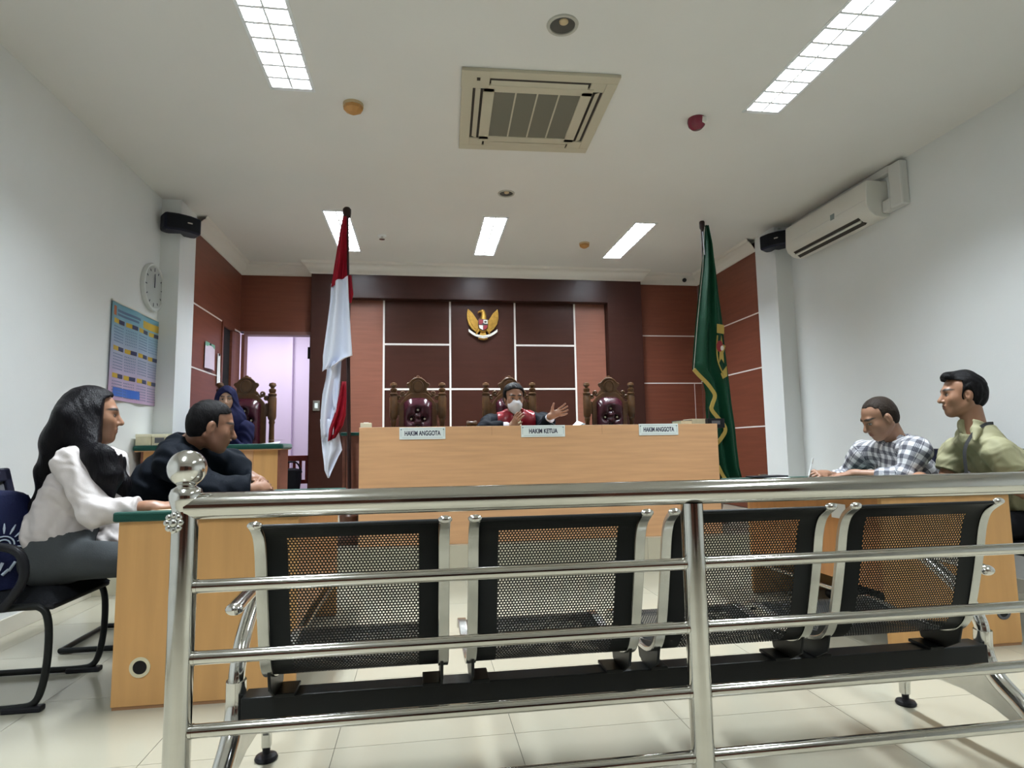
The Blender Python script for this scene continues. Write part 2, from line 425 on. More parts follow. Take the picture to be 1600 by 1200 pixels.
# cornice of the dais part
def cornice(pts):
    sec = [(0, 0), (0, -0.135), (0.012, -0.135), (0.016, -0.12), (0.03, -0.11), (0.062, -0.06), (0.085, -0.035), (0.10, -0.03), (0.105, -0.012), (0.115, 0)]
    m = MB(); n = len(pts); vs = []; k = len(sec)
    for i, p in enumerate(pts):
        p = Vector((p[0], p[1])); d1 = (Vector(pts[i][:2])-Vector(pts[i-1][:2])).normalized() if i else None
        d2 = (Vector(pts[i+1][:2])-Vector(pts[i][:2])).normalized() if i < n-1 else None
        n1 = Vector((d1.y, -d1.x)) if d1 else None; n2 = Vector((d2.y, -d2.x)) if d2 else None
        nn = (n1 or n2) if (n1 is None or n2 is None) else (n1+n2)/(1+n1.dot(n2))
        for a, z in sec: vs.append((p.x+nn.x*a, p.y+nn.y*a, HC+z))
    fs = [(i*k+q, i*k+q+1, (i+1)*k+q+1, (i+1)*k+q) for i in range(n-1) for q in range(k-1)]
    return m.add(vs, fs)
struct(part('trim_1', cornice([(XLp, 5.95), (XLp, YB), (-1.295, YB), (-1.295, YFR), (2.785, YFR), (2.785, YB), (XRp, YB), (XRp, 6.03)]), 'plaster_trim', smooth=50))

# doorway to the bright side room
d2 = struct(part('door_2', MB().bx(-2.075, -1.30, YW-0.012, YW+0.12, 2.345, 2.385), 'door_frame'))
wpart('door_jamb', MB().bx(-2.10, -2.065, YW-0.012, YW+0.12, PZ, 2.345), 'panel_light', d2)
wpart('door_jamb', MB().bx(-1.325, -1.296, YW-0.005, YW+0.12, PZ, 2.345), 'panel_dark', d2)
wpart('door_hinge', MB().bx(-1.345, -1.322, YW-0.02, YW, 2.06, 2.20), 'black_metal', d2)
rm = MB(); rm.bx(-3.2, -0.9, 9.6, 9.7, 0, 3.0); rm.bx(-3.3, -3.2, 7.65, 9.7, 0, 3.0); rm.bx(-0.9, -0.8, 7.65, 9.7, 0, 3.0); rm.bx(-3.3, -0.8, 7.65, 9.7, 3.0, 3.1)
rm.bx(-1.99, -1.93, 9.52, 9.6, 0, 3.0)
struct(part('wall_side_room', rm, 'lilac_wall'))
struct(part('floor_side_room', MB().bx(-3.2, -0.9, 7.6, 9.7, -0.02, 0.0), 'floor_tile'))
# ------------------------------------------------------------------ recessed louvred lamps
LNAMES = ['louvred ceiling lamp nearest the wall clock, cut off by the picture edge', 'louvred ceiling lamp with visible zigzag louvres nearest the wall air conditioner',
          'ceiling lamp partly behind the red and white flag', 'middle ceiling lamp of the far row, above the wall emblem', 'far ceiling lamp between the orange detector and the green flag',
          'unseen louvred ceiling lamp added behind the viewer on the clock side', 'unseen louvred ceiling lamp added behind the viewer on the air conditioner side']
def lamp(i, x0, x1, y0, y1):
    t = thing('ceiling_lamp', LNAMES[i], 'lamp', ((x0+x1)/2, (y0+y1)/2, HC), 0, 'recessed louvred ceiling lamps')
    w, l = (x1-x0)/2, (y1-y0)/2
    m = MB(); z1 = 0.085
    m.bx(-w, -w+0.004, -l, l, 0, z1); m.bx(w-0.004, w, -l, l, 0, z1); m.bx(-w, w, -l, -l+0.004, 0, z1); m.bx(-w, w, l-0.004, l, 0, z1); m.bx(-w, w, -l, l, z1, z1+0.004)
    m.bx(-0.012, 0.012, -l, l, 0.05, z1)
    part('reflector', m, 'lamp_reflector', t)
    m = MB(); e = 0.012
    m.bx(-w-e, -w+0.006, -l-e, l+e, -0.004, 0.0); m.bx(w-0.006, w+e, -l-e, l+e, -0.004, 0); m.bx(-w, w, -l-e, -l+0.02, -0.004, 0); m.bx(-w, w, l-0.02, l+e, -0.004, 0); m.bx(-0.006, 0.006, -l, l, -0.002, 0.03)
    part('rim', m, 'lamp_white', t)
    for sx in (-1, 1):
        part('fluorescent_tube', MB().tube([(sx*w*0.5, -l+0.03, 0.06), (sx*w*0.5, l-0.03, 0.06)], 0.013, 10), 'lamp_tube', t, smooth=60)
        n = 10
        for k in range(1, n):
            y = -l + 2*l*k/n; xa, xb = (sx*0.006, sx*(w-0.005))
            bl = MB().add([(xa, y-0.009, -0.004), (xb, y-0.009, -0.004), (xb, y+0.009, -0.004), (xa, y+0.009, -0.004), (xa, y-0.0015, 0.034), (xb, y-0.0015, 0.034), (xb, y+0.0015, 0.034), (xa, y+0.0015, 0.034)],
                   [(0, 1, 5, 4), (2, 3, 7, 6), (4, 5, 6, 7), (0, 3, 2, 1), (0, 4, 7, 3), (1, 2, 6, 5)])
            part('louvre', bl, 'lamp_white', t)
    ld = bpy.data.lights.new('lamp_light', 'AREA'); ld.shape = 'RECTANGLE'; ld.size = 2*w-0.03; ld.size_y = 2*l-0.06
    ld.energy = LAMP_POWER; ld.color = LAMP_COLOR; ld.spread = math.radians(126)
    lo = bpy.data.objects.new('lamp_light', ld); COL.objects.link(lo); lo.parent = t; lo.location = (0, 0, 0.045)
for i, r in enumerate(LAMPS): lamp(i, *r)
# lamp of the side room
t = thing('ceiling_light', 'ceiling light of the bright side room beyond the doorway', 'lamp', (-2.2, 8.45, 3.0))
part('diffuser', MB().bx(-0.3, 0.3, -0.3, 0.3, -0.05, 0.0), 'lamp_white', t, bev=0.01)
ld = bpy.data.lights.new('side_room_light', 'AREA'); ld.size = 0.6; ld.energy = 40; ld.color = (0.97, 0.92, 1.0)
lo = bpy.data.objects.new('side_room_light', ld); COL.objects.link(lo); lo.parent = t; lo.location = (0, 0, -0.06)

# ------------------------------------------------------------------ cassette air conditioner
t = thing('cassette_air_conditioner', 'square cream cassette air conditioner set in the ceiling', 'air conditioner', (0.732, 3.832, HC), math.radians(-2.2))
a = 0.478
m = MB(); z0 = -0.022
for (x0, x1, y0, y1) in ((-a, a, -a, -a+0.07), (-a, a, a-0.07, a), (-a, -a+0.07, -a+0.07, a-0.07), (a-0.07, a, -a+0.07, a-0.07)): m.bx(x0, x1, y0, y1, z0, -0.001)
b = a-0.165
for (x0, x1, y0, y1) in ((-b-0.03, b+0.03, -b-0.03, -b+0.04), (-b-0.03, b+0.03, b-0.04, b+0.03), (-b-0.03, -b+0.04, -b, b), (b-0.04, b+0.03, -b, b)): m.bx(x0, x1, y0, y1, z0-0.004, -0.001)
for sx in (-1, 1):
    for sy in (-1, 1): m.bx(min(sx*(a-0.07), sx*(b+0.0)), max(sx*(a-0.07), sx*b), min(sy*(a-0.07), sy*b), max(sy*(a-0.07), sy*b), z0, -0.001)
part('panel', m, 'ac_cream', t, bev=0.003)
part('grille', MB().bx(-b+0.04, b-0.04, -b+0.04, b-0.04, -0.02, -0.005), 'ac_grille', t)
for k in (-1, 0, 1):
    part('grille_bar', MB().bx(k*0.137-0.005, k*0.137+0.005, -b+0.04, b-0.04, -0.023, -0.018), 'ac_cream', t)
for ang in range(4):
    M = Matrix.Rotation(ang*PI/2, 4, 'Z')
    s = MB().box((0, 0, 0), (0.628, 0.066, 0.02)); s.v = [tuple(M @ (Vector(p)+Vector((0, a-0.102, -0.003)))) for p in s.v]
    part('air_slot', s, 'ac_dark', t)
    f = MB().box((0, 0, 0), (0.60, 0.034 if ang else 0.060, 0.004), Matrix.Rotation(math.radians(22 if ang else 4), 3, 'X')); f.v = [tuple(M @ (Vector(p)+Vector((0, a-(0.10, 0.102, 0.117, 0.102)[ang], -0.017 if ang else -0.022)))) for p in f.v]
    part('flap', f, 'ac_cream', t)
part('corner_cover', MB().bx(-a-0.004, -a+0.168, -a-0.004, -a+0.168, z0-0.005, z0), 'ac_cream', t, bev=0.002)
part('indicator', MB().bx(-a+0.09, -a+0.11, -a+0.06, -a+0.085, z0-0.008, z0-0.004), 'ac_dark', t)

# ------------------------------------------------------------------ wall air conditioner and its duct
t = thing('wall_air_conditioner', 'white wall-mounted air conditioner high on the plain wall', 'air conditioner', (XR, 4.88, 2.80))
prof = [(0, 0.0), (-0.05, -0.012), (-0.13, 0.0), (-0.185, 0.045), (-0.205, 0.10), (-0.195, 0.285), (-0.185, 0.30), (0, 0.30)]
m = MB().prism(prof, -0.56, 0.56, 'xz'); part('casing', m, 'ac_white', t, smooth=35, bev=0.006)
n = MB()
for (q, w) in ((-0.152, 0.018), (-0.110, 0.030)):
    pass
part('outlet', MB().box((-0.135, 0.03, 0.012), (0.085, 0.90, 0.022), Matrix.Rotation(math.radians(38), 3, 'Y')), 'ac_dark', t)
part('louvre_flap', MB().box((-0.151, 0.03, 0.004), (0.016, 0.90, 0.022), Matrix.Rotation(math.radians(38), 3, 'Y')), 'ac_white', t)
part('front_crease', MB().box((-0.2035, -0.05, 0.135), (0.004, 1.0, 0.003)), 'duct_white', t)
part('badge', MB().bx(-0.206, -0.2, -0.17, -0.12, 0.12, 0.17), 'sign_line', t, bev=0.001)
t = thing('air_conditioner_duct', 'white cable duct rising from the wall air conditioner and running along the ceiling', 'duct', (XR, 4.2, 2.82))
pd = MB(); pd.bx(-0.07, 0, -0.10, 0.03, 0.0, 0.36); pd.bx(-0.07, 0, 0.03, 0.115, 0.0, 0.10); pd.bx(-0.06, 0, 0.03, 1.35, 0.31, 0.375)
part('duct_run', pd, 'duct_white', t, bev=0.012)

# ------------------------------------------------------------------ loudspeakers
def speaker(loc, rz, label):
    t = thing('loudspeaker', label, 'speaker', loc, rz, 'loudspeakers on the pillars')
    o = [(-0.15, -0.07), (-0.05, -0.105), (0.05, -0.105), (0.15, -0.07), (0.15, 0.06), (0.11, 0.08), (-0.11, 0.08), (-0.15, 0.06)]
    m = MB().prism(o, -0.075, 0.075, 'xy'); part('cabinet', m, 'navy_plastic', t, bev=0.02, smooth=40)
    part('grille', MB().prism([(-0.135, -0.078), (-0.048, -0.108), (0.048, -0.108), (0.135, -0.078), (0.135, -0.06), (-0.135, -0.06)], -0.062, 0.062, 'xy'), 'black_fabric', t, bev=0.006)
    part('badge', MB().bx(0.02, 0.06, -0.112, -0.104, -0.006, 0.006), 'chrome_dull', t)
    m = MB().tube([(0, 0.02, 0.06), (0, 0.03, 0.13), (0, 0.12, 0.17)], 0.012, 8); m.bx(-0.03, 0.03, 0.115, 0.13, 0.12, 0.2)
    part('bracket', m, 'duct_white', t)
speaker((-2.10, 5.58, 2.965), math.radians(38), 'dark loudspeaker hung above the wall clock')
speaker((3.60, 5.62, 3.03), math.radians(-55), 'dark loudspeaker half hidden behind the wall air conditioner')

# ------------------------------------------------------------------ ceiling fittings
def downlight(p, r, label):
    t = thing('downlight', label, 'downlight', (p[0], p[1], HC), 0, 'unlit round downlights')
    part('ring', MB().lathe([(r*0.78, 0), (r*0.8, -0.008), (r*0.97, -0.008), (r, -0.001), (r, 0.0)], 28, ring=True), 'downlight_ring', t, smooth=40)
    part('cup', MB().lathe([(0.0, -0.002), (r*0.8, -0.002), (r*0.8, -0.001), (0, -0.001)], 28), 'downlight_dark', t, smooth=40)
    part('bulb', MB().ell((0, -r*0.35, -0.004), (r*0.3, r*0.3, 0.012)), 'detector_cream', t, smooth=60)
downlight((0.74, 2.954), 0.085, 'unlit round downlight near the top edge of the picture')
downlight((0.737, 5.131), 0.075, 'unlit round downlight beyond the cassette air conditioner')
def detector(p, m, r, h, label, n=8, nm='smoke_detector'):
    t = thing(nm, label, 'detector', (p[0], p[1], HC))
    part('base', MB().lathe([(r*1.05, 0), (r*1.05, -h*0.3), (0, -h*0.3)], 20), 'detector_cream', t, smooth=30)
    part('cap', MB().lathe([(r, -h*0.3), (r*0.98, -h*0.65), (r*0.45, -h), (0, -h)], n), m, t, smooth=20)
detector((-0.437, 3.855), 'detector_orange', 0.062, 0.06, 'orange faceted smoke detector near the left lamp')
detector((1.776, 6.36), 'detector_orange', 0.055, 0.055, 'small orange smoke detector in front of the far lamp by the green flag')
t = thing('fire_alarm_bell', 'dark red glossy fire alarm bell on the ceiling', 'alarm', (1.869, 3.763, HC))
part('shell', MB().lathe([(0.058, 0), (0.062, -0.02), (0.055, -0.05), (0.035, -0.07), (0, -0.075)], 24), 'detector_red', t, smooth=60)
part('strobe', MB().bx(0.015, 0.045, -0.062, -0.03, -0.05, -0.01), 'ac_white', t, bev=0.004)
t = thing('sprinkler', 'small white sprinkler head on the ceiling beside the flag pole top', 'sprinkler', (-0.41, 6.333, HC))
part('plate', MB().lathe([(0.045, 0), (0.045, -0.006), (0.02, -0.012), (0, -0.012)], 18), 'lamp_white', t, smooth=40)
part('head', MB().lathe([(0.012, -0.012), (0.012, -0.035), (0.03, -0.037), (0.03, -0.042), (0, -0.042)], 14), 'chrome_dull', t, smooth=30)
t = thing('security_camera', 'tiny dark security camera on the cornice beside the green flag', 'camera', (3.40, YB-0.10, 3.11))
part('housing', MB().ell((0, 0, 0), (0.028, 0.028, 0.028)), 'black_plastic', t, smooth=60)
part('mount', MB().bx(-0.02, 0.02, 0.0, 0.06, 0.005, 0.035), 'plaster_trim', t)

# ------------------------------------------------------------------ clock, calendar, papers
t = thing('wall_clock', 'round white wall clock above the calendar', 'clock', (XL, 5.43, 2.365))
R90 = Matrix.Rotation(PI/2, 3, 'Y')
part('frame', MB().lathe([(0.178, 0), (0.20, 0.0), (0.204, 0.015), (0.198, 0.034), (0.186, 0.036), (0.178, 0.028)], 40, M=R90, ring=True), 'clock_frame', t, smooth=40)
fc = part('face', MB().lathe([(0.182, 0.0), (0.182, 0.026), (0, 0.026)], 40, M=R90), 'clock_face', t, smooth=30)
for h in range(12):
    an = h*PI/6; c = (0.027, 0.150*math.sin(an), 0.150*math.cos(an))
    part('hour_mark', MB().box(c, (0.002, 0.008, 0.03 if h % 3 == 0 else 0.02), Matrix.Rotation(-an, 3, 'X')), 'ink', fc)
part('hour_hand', MB().box((0.030, 0.004, 0.04), (0.002, 0.010, 0.085), Matrix.Rotation(-0.08, 3, 'X')), 'ink', t)
part('minute_hand', MB().box((0.032, 0.0, 0.055), (0.002, 0.007, 0.12), Matrix.Rotation(0.02, 3, 'X')), 'ink', t)

cal = thing('wall_calendar', 'large blue and pink year calendar sheet below the clock', 'calendar', (XL, 5.21, 1.37))
Wc, Hcal = 0.86, 0.735
def cw(y, z): return 0.006 + 0.006*math.sin(y*14+z*3) + 0.012*max(0, (0.12-z))*4*(0.5+0.5*math.sin(y*20))
def csheet(y0, y1, z0, z1, off, nu=8, nv=4):
    m = MB(); m.grid(lambda u, v: (cw(y0+(y1-y0)*u, z0+(z1-z0)*v)+off, y0+(y1-y0)*u, z0+(z1-z0)*v), nu, nv); return m
part('sheet', csheet(-Wc/2, Wc/2, 0, Hcal, 0.004, 40, 24), 'calendar_paper', cal, smooth=60)
part('hanger_bar', MB().bx(0.0, 0.016, -Wc/2, Wc/2, Hcal-0.008, Hcal+0.006), 'ac_white', cal, bev=0.003)
mat('cal_yellow', (0.50, 0.33, 0.03), 0.4); mat('cal_navy', (0.03, 0.04, 0.10), 0.4); mat('cal_blue', (0.05, 0.14, 0.50), 0.4); mat('cal_text', (0.10, 0.16, 0.26), 0.5); mat('cal_logo', (0.40, 0.12, 0.04), 0.5)
for r in range(3):
    for c in range(4):
        y = -0.39 + c*0.2; z = 0.575 - r*0.205
        o = part('month_block', csheet(y, y+0.175, z, z+0.034, 0.0055, 6, 1), 'cal_yellow', cal)
        part('month_name', csheet(y+0.085, y+0.175, z+0.001, z+0.033, 0.0062, 3, 1), 'cal_navy', o)
        dg = MB()
        for a in range(6):
            for b in range(7):
                dg.grid(lambda u, v, yy=y+0.004+b*0.0245, zz=z-0.03-a*0.022: (cw(yy, zz)+0.0055, yy+u*0.012, zz+v*0.009), 1, 1)
        part('day_numbers', dg, 'cal_text', o)
part('title_text', csheet(-0.33, 0.03, 0.665, 0.685, 0.0056, 10, 1), 'cal_text', cal)
part('title_text', csheet(-0.33, 0.0, 0.636, 0.654, 0.0056, 10, 1), 'cal_text', cal)
part('year_title', csheet(0.09, 0.39, 0.625, 0.685, 0.0056, 10, 1), 'cal_yellow', cal)
part('crest', csheet(-0.40, -0.355, 0.63, 0.70, 0.0056, 4, 2), 'cal_logo', cal)
part('footer_band', csheet(-0.37, 0.06, 0.03, 0.095, 0.0056, 12, 2), 'cal_blue', cal)

for (y, z, w, h, lab, mt) in ((6.46, 1.80, 0.28, 0.26, 'lilac paper with a green edge pinned to the brown panelling', 'paper_lilac'), (6.74, 1.66, 0.09, 0.34, 'narrow white paper hanging beside the dark side doorway', 'paper')):
    t = thing('notice_paper', lab, 'paper', (XLp, y, z))
    part('sheet', MB().grid(lambda u, v: (0.012+0.02*(1-v)*math.sin(u*3), (u-0.5)*w, v*h), 6, 4), mt, t, smooth=60)
    if mt == 'paper_lilac': part('coloured_edge', MB().grid(lambda u, v: (0.0135, (u-0.5)*w, h*0.86+v*h*0.16), 4, 1), 'paper_green', t)
    part('pin', MB().box((0.015, 0, h*0.97), (0.01, 0.03, 0.02)), 'black_plastic', t)
t = thing('light_switch', 'small grey switch plate on the dark post beside the doorway', 'switch', (-1.215, YFR, 1.49))
part('plate', MB().bx(-0.04, 0.04, -0.01, 0, -0.06, 0.06), 'chrome_dull', t, bev=0.003); part('rocker', MB().bx(-0.018, 0.018, -0.014, -0.01, -0.03, 0.03), 'sign_white', t, bev=0.002)

# ------------------------------------------------------------------ eagle emblem
t = thing('eagle_emblem', 'gilded eagle emblem with a shield and scroll on the central board', 'emblem', (0.752, YP, 2.50))
for s in (-1, 1):
    w = MB(); base = [(0.055, -0.075), (0.05, 0.03), (0.085, 0.035)]
    out = [(0.05, -0.09), (0.045, 0.03), (0.075, 0.055), (0.10, 0.085), (0.135, 0.12), (0.185, 0.195), (0.197, 0.14), (0.197, 0.07), (0.18, 0.0), (0.14, -0.06), (0.09, -0.10)]
    wg = part('wing', MB().prism([(s*p[0], p[1]) for p in out], -0.03, -0.004), 'gold', t, bev=0.006)
    for k in range(8):
        f = k/7; tip = Vector((0.19-0.10*f, 0.185-0.27*f)) if k else Vector((0.186, 0.19)); tip = Vector((0.186+0.012*math.sin(f*PI)-0.10*f*f, 0.19-0.275*f))
        root = Vector((0.07-0.01*f, 0.03-0.09*f)); d = (tip-root).normalized(); nn = Vector((-d.y, d.x))*0.016
        poly = [root+nn*0.6, root+(tip-root)*0.6+nn, tip, root+(tip-root)*0.6-nn, root-nn*0.6]
        part('feather', MB().prism([(s*p.x, p.y) for p in poly], -0.042+0.001*k, -0.025), 'gold', wg, bev=0.003)
part('body', MB().ell((0, -0.02, -0.01), (0.062, 0.03, 0.115)), 'gold', t, smooth=60)
part('neck', MB().tube([(0.005, -0.025, 0.06), (0.012, -0.03, 0.12), (0.002, -0.035, 0.155)], [0.045, 0.034, 0.028], 14), 'gold', t, smooth=60)
part('head', MB().ell((-0.006, -0.035, 0.16), (0.034, 0.025, 0.026)), 'gold', t, smooth=60)
part('beak', MB().tube([(-0.03, -0.037, 0.158), (-0.055, -0.037, 0.15), (-0.06, -0.037, 0.132)], [0.014, 0.010, 0.003], 8), 'gold', t, smooth=60)
sh = [(-0.06, 0.055), (0.06, 0.055), (0.062, -0.01), (0.05, -0.06), (0.0, -0.09), (-0.05, -0.06), (-0.062, -0.01)]
so = part('shield', MB().prism(sh, -0.062, -0.045), 'emblem_black', t, bev=0.003)
for nm, poly, mm in (('shield_field', [(-0.054, 0.048), (-0.003, 0.048), (-0.003, -0.012), (-0.055, -0.012)], 'emblem_red'), ('shield_field', [(0.003, 0.048), (0.054, 0.048), (0.055, 0.0), (0.003, 0.0)], 'emblem_white'),
                     ('shield_field', [(-0.054, -0.02), (-0.003, -0.02), (-0.003, -0.08), (-0.045, -0.058)], 'emblem_white'), ('shield_field', [(0.003, -0.02), (0.054, -0.02), (0.045, -0.058), (0.003, -0.08)], 'emblem_red')):
    part(nm, MB().prism(poly, -0.066, -0.061), mm, so)
part('shield_bull', MB().ell((0.028, -0.067, 0.022), (0.016, 0.004, 0.013)), 'emblem_black', so, smooth=60)
part('shield_star', MB().prism([(0.022*(1 if k % 2 == 0 else 0.45)*math.sin(k*PI/5), -0.005+0.022*(1 if k % 2 == 0 else 0.45)*math.cos(k*PI/5)) for k in range(10)], -0.072, -0.06), 'emblem_black', so)
for s in (-1, 1):
    part('leg', MB().tube([(s*0.05, -0.03, -0.07), (s*0.07, -0.035, -0.10), (s*0.085, -0.04, -0.13)], [0.022, 0.016, 0.01], 8), 'gold', t, smooth=60)
part('tail', MB().prism([(-0.03, -0.10), (0.03, -0.10), (0.062, -0.185), (0.03, -0.197), (0.0, -0.20), (-0.03, -0.197), (-0.062, -0.185)], -0.03, -0.01), 'gold', t, bev=0.004)
rb = MB()
def rib(u, v):
    x = (u-0.5)*0.36; zc = -0.165 + 0.085*(abs(x)/0.18)**1.7
    return (x, -0.047+0.012*math.sin(u*9), zc + (v-0.5)*0.034)
rb.grid(rib, 24, 2)
ro = part('scroll', rb, 'emblem_white', t, smooth=60)
def text(body, size, loc, m, parent, rx=PI/2, ext=0.0008, bold=0.0):
    cu = bpy.data.curves.new('lettering', 'FONT'); cu.body = body; cu.size = size; cu.align_x = 'CENTER'; cu.align_y = 'CENTER'; cu.extrude = ext; cu.offset = bold
    tmp = bpy.data.objects.new('lettering', cu); COL.objects.link(tmp)
    dg = bpy.context.evaluated_depsgraph_get(); me = bpy.data.meshes.new_from_object(tmp.evaluated_get(dg)); bpy.data.objects.remove(tmp)
    me.materials.clear(); me.materials.append(MATS[m]); me.transform(Matrix.Rotation(rx, 4, 'X'))
    o = link('lettering', me, parent); o.location = loc; return o
text('BHINNEKA TUNGGAL IKA', 0.0165, (0, -0.062, -0.164), 'emblem_black', ro)
# ------------------------------------------------------------------ judges' bench
t = thing('judges_bench', 'long beech judges bench with a plain front on the dais', 'bench', (0.973, 4.76, PZ))
Wb = 2.885/2
fb = MB().bx(-Wb, Wb, 0, 0.022, 0.0, 0.893); part('front_board', fb, 'beech_h', t, bev=0.002)
for xx in (-Wb+1.01, Wb-0.985):
    part('board_joint', MB().bx(xx-0.0012, xx+0.0012, -0.0006, 0.004, 0.82, 0.893), 'beech_edge', t)
part('desk_top', MB().bx(-Wb-0.19, Wb+0.21, 0.40, 0.80, 0.84, 0.868), 'green_cloth', t, bev=0.006)
part('inner_shelf', MB().bx(-Wb, Wb, 0.022, 0.40, 0.80, 0.822), 'beech_h', t)
for s in (-1, 1):
    part('end_panel', MB().bx(s*(Wb+0.165)-0.012, s*(Wb+0.165)+0.012, 0.45, 0.78, 0.0, 0.84), 'panel_light', t, bev=0.002)
part('back_panel', MB().bx(-Wb-0.15, Wb+0.15, 0.46, 0.478, 0.12, 0.84), 'panel_light', t)
def nameplate(words, px0, px1, py0, py1, label):
    a, b = at(px0, py0, 4.755), at(px1, py1, 4.755); c = (a+b)/2; w = (b.x-a.x)/2; h = 0.046
    t = thing('name_plate', label, 'sign', (c.x, 4.76, c.z), 0, 'name plates on the judges bench')
    part('plate', MB().bx(-w, w, -0.006, 0, -h, h), 'sign_white', t, bev=0.0015)
    m = MB()
    e, k = 0.012, 0.0016
    for q in (-h+e, h-e): m.bx(-w+e+0.01, w-e-0.01, -0.0068, -0.0055, q-k/2, q+k/2)
    for q in (-w+e, w-e): m.bx(q-k/2, q+k/2, -0.0068, -0.0055, -h+e+0.01, h-e-0.01)
    part('border_line', m, 'sign_line', t)
    for sx in (-1, 1): part('screw', MB().lathe([(0.006, 0), (0.005, 0.003), (0, 0.003)], 10, c=(sx*(w-0.014), -0.006, h-0.016), M=Matrix.Rotation(PI/2, 3, 'X')), 'sign_line', t)
    o = text(words, 0.05, (0, -0.0065, -0.001), 'ink', t, bold=0.0016)
    xs = [v.co.x for v in o.data.vertices]; o.scale.x = (1.56*w if len(words) > 11 else 1.30*w)/(max(xs)-min(xs))
nameplate('HAKIM ANGGOTA', 624, 696, 668, 686, 'white name plate below the throne beside the red and white flag')
nameplate('HAKIM KETUA', 814, 883, 664, 683, 'white name plate below the gesturing judge')
nameplate('HAKIM ANGGOTA', 998, 1060, 662, 680, 'white name plate at the bench end beside the green flag')

# ------------------------------------------------------------------ thrones
def make_throne():
    t = thing('throne_chair', 'x', 'chair', (0, 0, 0), 0, 'carved throne chairs on the dais')
    for s in (-1, 1):
        pr = [(0.030, 0), (0.030, 0.42), (0.026, 0.44), (0.032, 0.46), (0.024, 0.50), (0.028, 0.70), (0.024, 0.98), (0.031, 1.0), (0.026, 1.02), (0.038, 1.04), (0.041, 1.06), (0.041, 1.235), (0.034, 1.255), (0.041, 1.265), (0.041, 1.28), (0.026, 1.29), (0.034, 1.305), (0.034, 1.325), (0.016, 1.335), (0.02, 1.345), (0.036, 1.362), (0.030, 1.385), (0, 1.395)]
        part('post', MB().lathe(pr, 14, (s*0.243, 0.24, 0)), 'throne_wood', t, smooth=35)
        part('front_leg', MB().lathe([(0.022, 0), (0.03, 0.08), (0.022, 0.15), (0.034, 0.30), (0.034, 0.42)], 12, (s*0.25, -0.25, 0)), 'throne_wood', t, smooth=35)
        part('armrest', MB().sweep(bez([(s*0.25, 0.22, 0.70), (s*0.255, 0.0, 0.69), (s*0.26, -0.22, 0.70), (s*0.26, -0.29, 0.665)], 4), [(0.018, -0.03), (0.018, 0.03), (-0.018, 0.03), (-0.018, -0.03)], up=(0, 0, 1)), 'throne_wood', t, bev=0.006)
        part('arm_support', MB().lathe([(0.022, 0.42), (0.014, 0.5), (0.024, 0.58), (0.016, 0.68)], 10, (s*0.255, -0.22, 0)), 'throne_wood', t, smooth=35)
    # back frame: arched board with a hole for the upholstery
    xs = 0.188
    out = [(-xs, 0.44), (xs, 0.44), (xs, 1.16), (0.165, 1.20), (0.12, 1.255), (0.075, 1.285), (-0.075, 1.285), (-0.12, 1.255), (-0.165, 1.20), (-xs, 1.16)]
    part('back_frame', MB().prism(out, 0.225, 0.262), 'throne_wood', t, bev=0.008)
    cr = MB()
    C = [(-0.125, 1.27), (0.125, 1.27), (0.105, 1.30), (0.088, 1.312), (0.090, 1.335), (0.108, 1.352), (0.112, 1.374), (0.096, 1.392), (0.078, 1.392), (0.066, 1.416), (0.044, 1.432), (0.040, 1.446), (0.018, 1.448), (0.012, 1.462), (-0.012, 1.462), (-0.018, 1.448), (-0.040, 1.446), (-0.044, 1.432), (-0.066, 1.416), (-0.078, 1.392), (-0.096, 1.392), (-0.112, 1.374), (-0.108, 1.352), (-0.090, 1.335), (-0.088, 1.312), (-0.105, 1.30)]
    co = part('crest', MB().prism(C, 0.230, 0.256), 'throne_wood', t, bev=0.006)
    part('medallion', MB().prism([(0.044*math.cos(k*PI/10), 1.352+0.052*math.sin(k*PI/10)) for k in range(20)], 0.222, 0.232), 'throne_wood', co, bev=0.004)
    part('medallion_rim', MB().tube([(0.05*math.cos(k*PI/12), 0.226, 1.352+0.058*math.sin(k*PI/12)) for k in range(24)], 0.0065, 6, closed=True), 'throne_wood', co, smooth=60)
    part('crown_arc', MB().tube(bez([(-0.082, 0.232, 1.388), (-0.05, 0.230, 1.422), (0.0, 0.228, 1.436), (0.05, 0.230, 1.422), (0.082, 0.232, 1.388)], 4), 0.0075, 7), 'throne_wood', co, smooth=60)
    for s in (-1, 1):
        def scroll(cx, cz, r0, turns, ph, sg): return [(cx+sg*r0*(1-0.75*k/18)*math.cos(ph+turns*2*PI*k/18), 0.238, cz+r0*(1-0.75*k/18)*math.sin(ph+turns*2*PI*k/18)) for k in range(19)]
        for (cx, cz, r) in ((s*0.094, 1.370, 0.016), (s*0.150, 1.282, 0.022), (s*0.188, 1.236, 0.026)):
            part('scroll', MB().tube(scroll(cx, cz, r, 1.2, -0.6, s), 0.009, 7), 'throne_wood', co, smooth=60)
        part('leaf', MB().tube(bez([(s*0.11, 0.243, 1.27), (s*0.135, 0.243, 1.255), (s*0.165, 0.243, 1.262), (s*0.205, 0.243, 1.215)], 4), [0.014]*5+[0.012]*4+[0.01]*4, 7), 'throne_wood', co, smooth=60)
        part('side_link', MB().bx(min(s*0.18, s*0.215), max(s*0.18, s*0.215), 0.232, 0.256, 1.06, 1.19), 'throne_wood', t, bev=0.006)
    # buttoned leather
    BT = [(0, 1.11), (-0.065, 1.02), (0.065, 1.02), (0, 0.93), (-0.065, 0.84), (0.065, 0.84), (0, 0.75), (-0.065, 0.66), (0.065, 0.66)]
    hw = 0.142
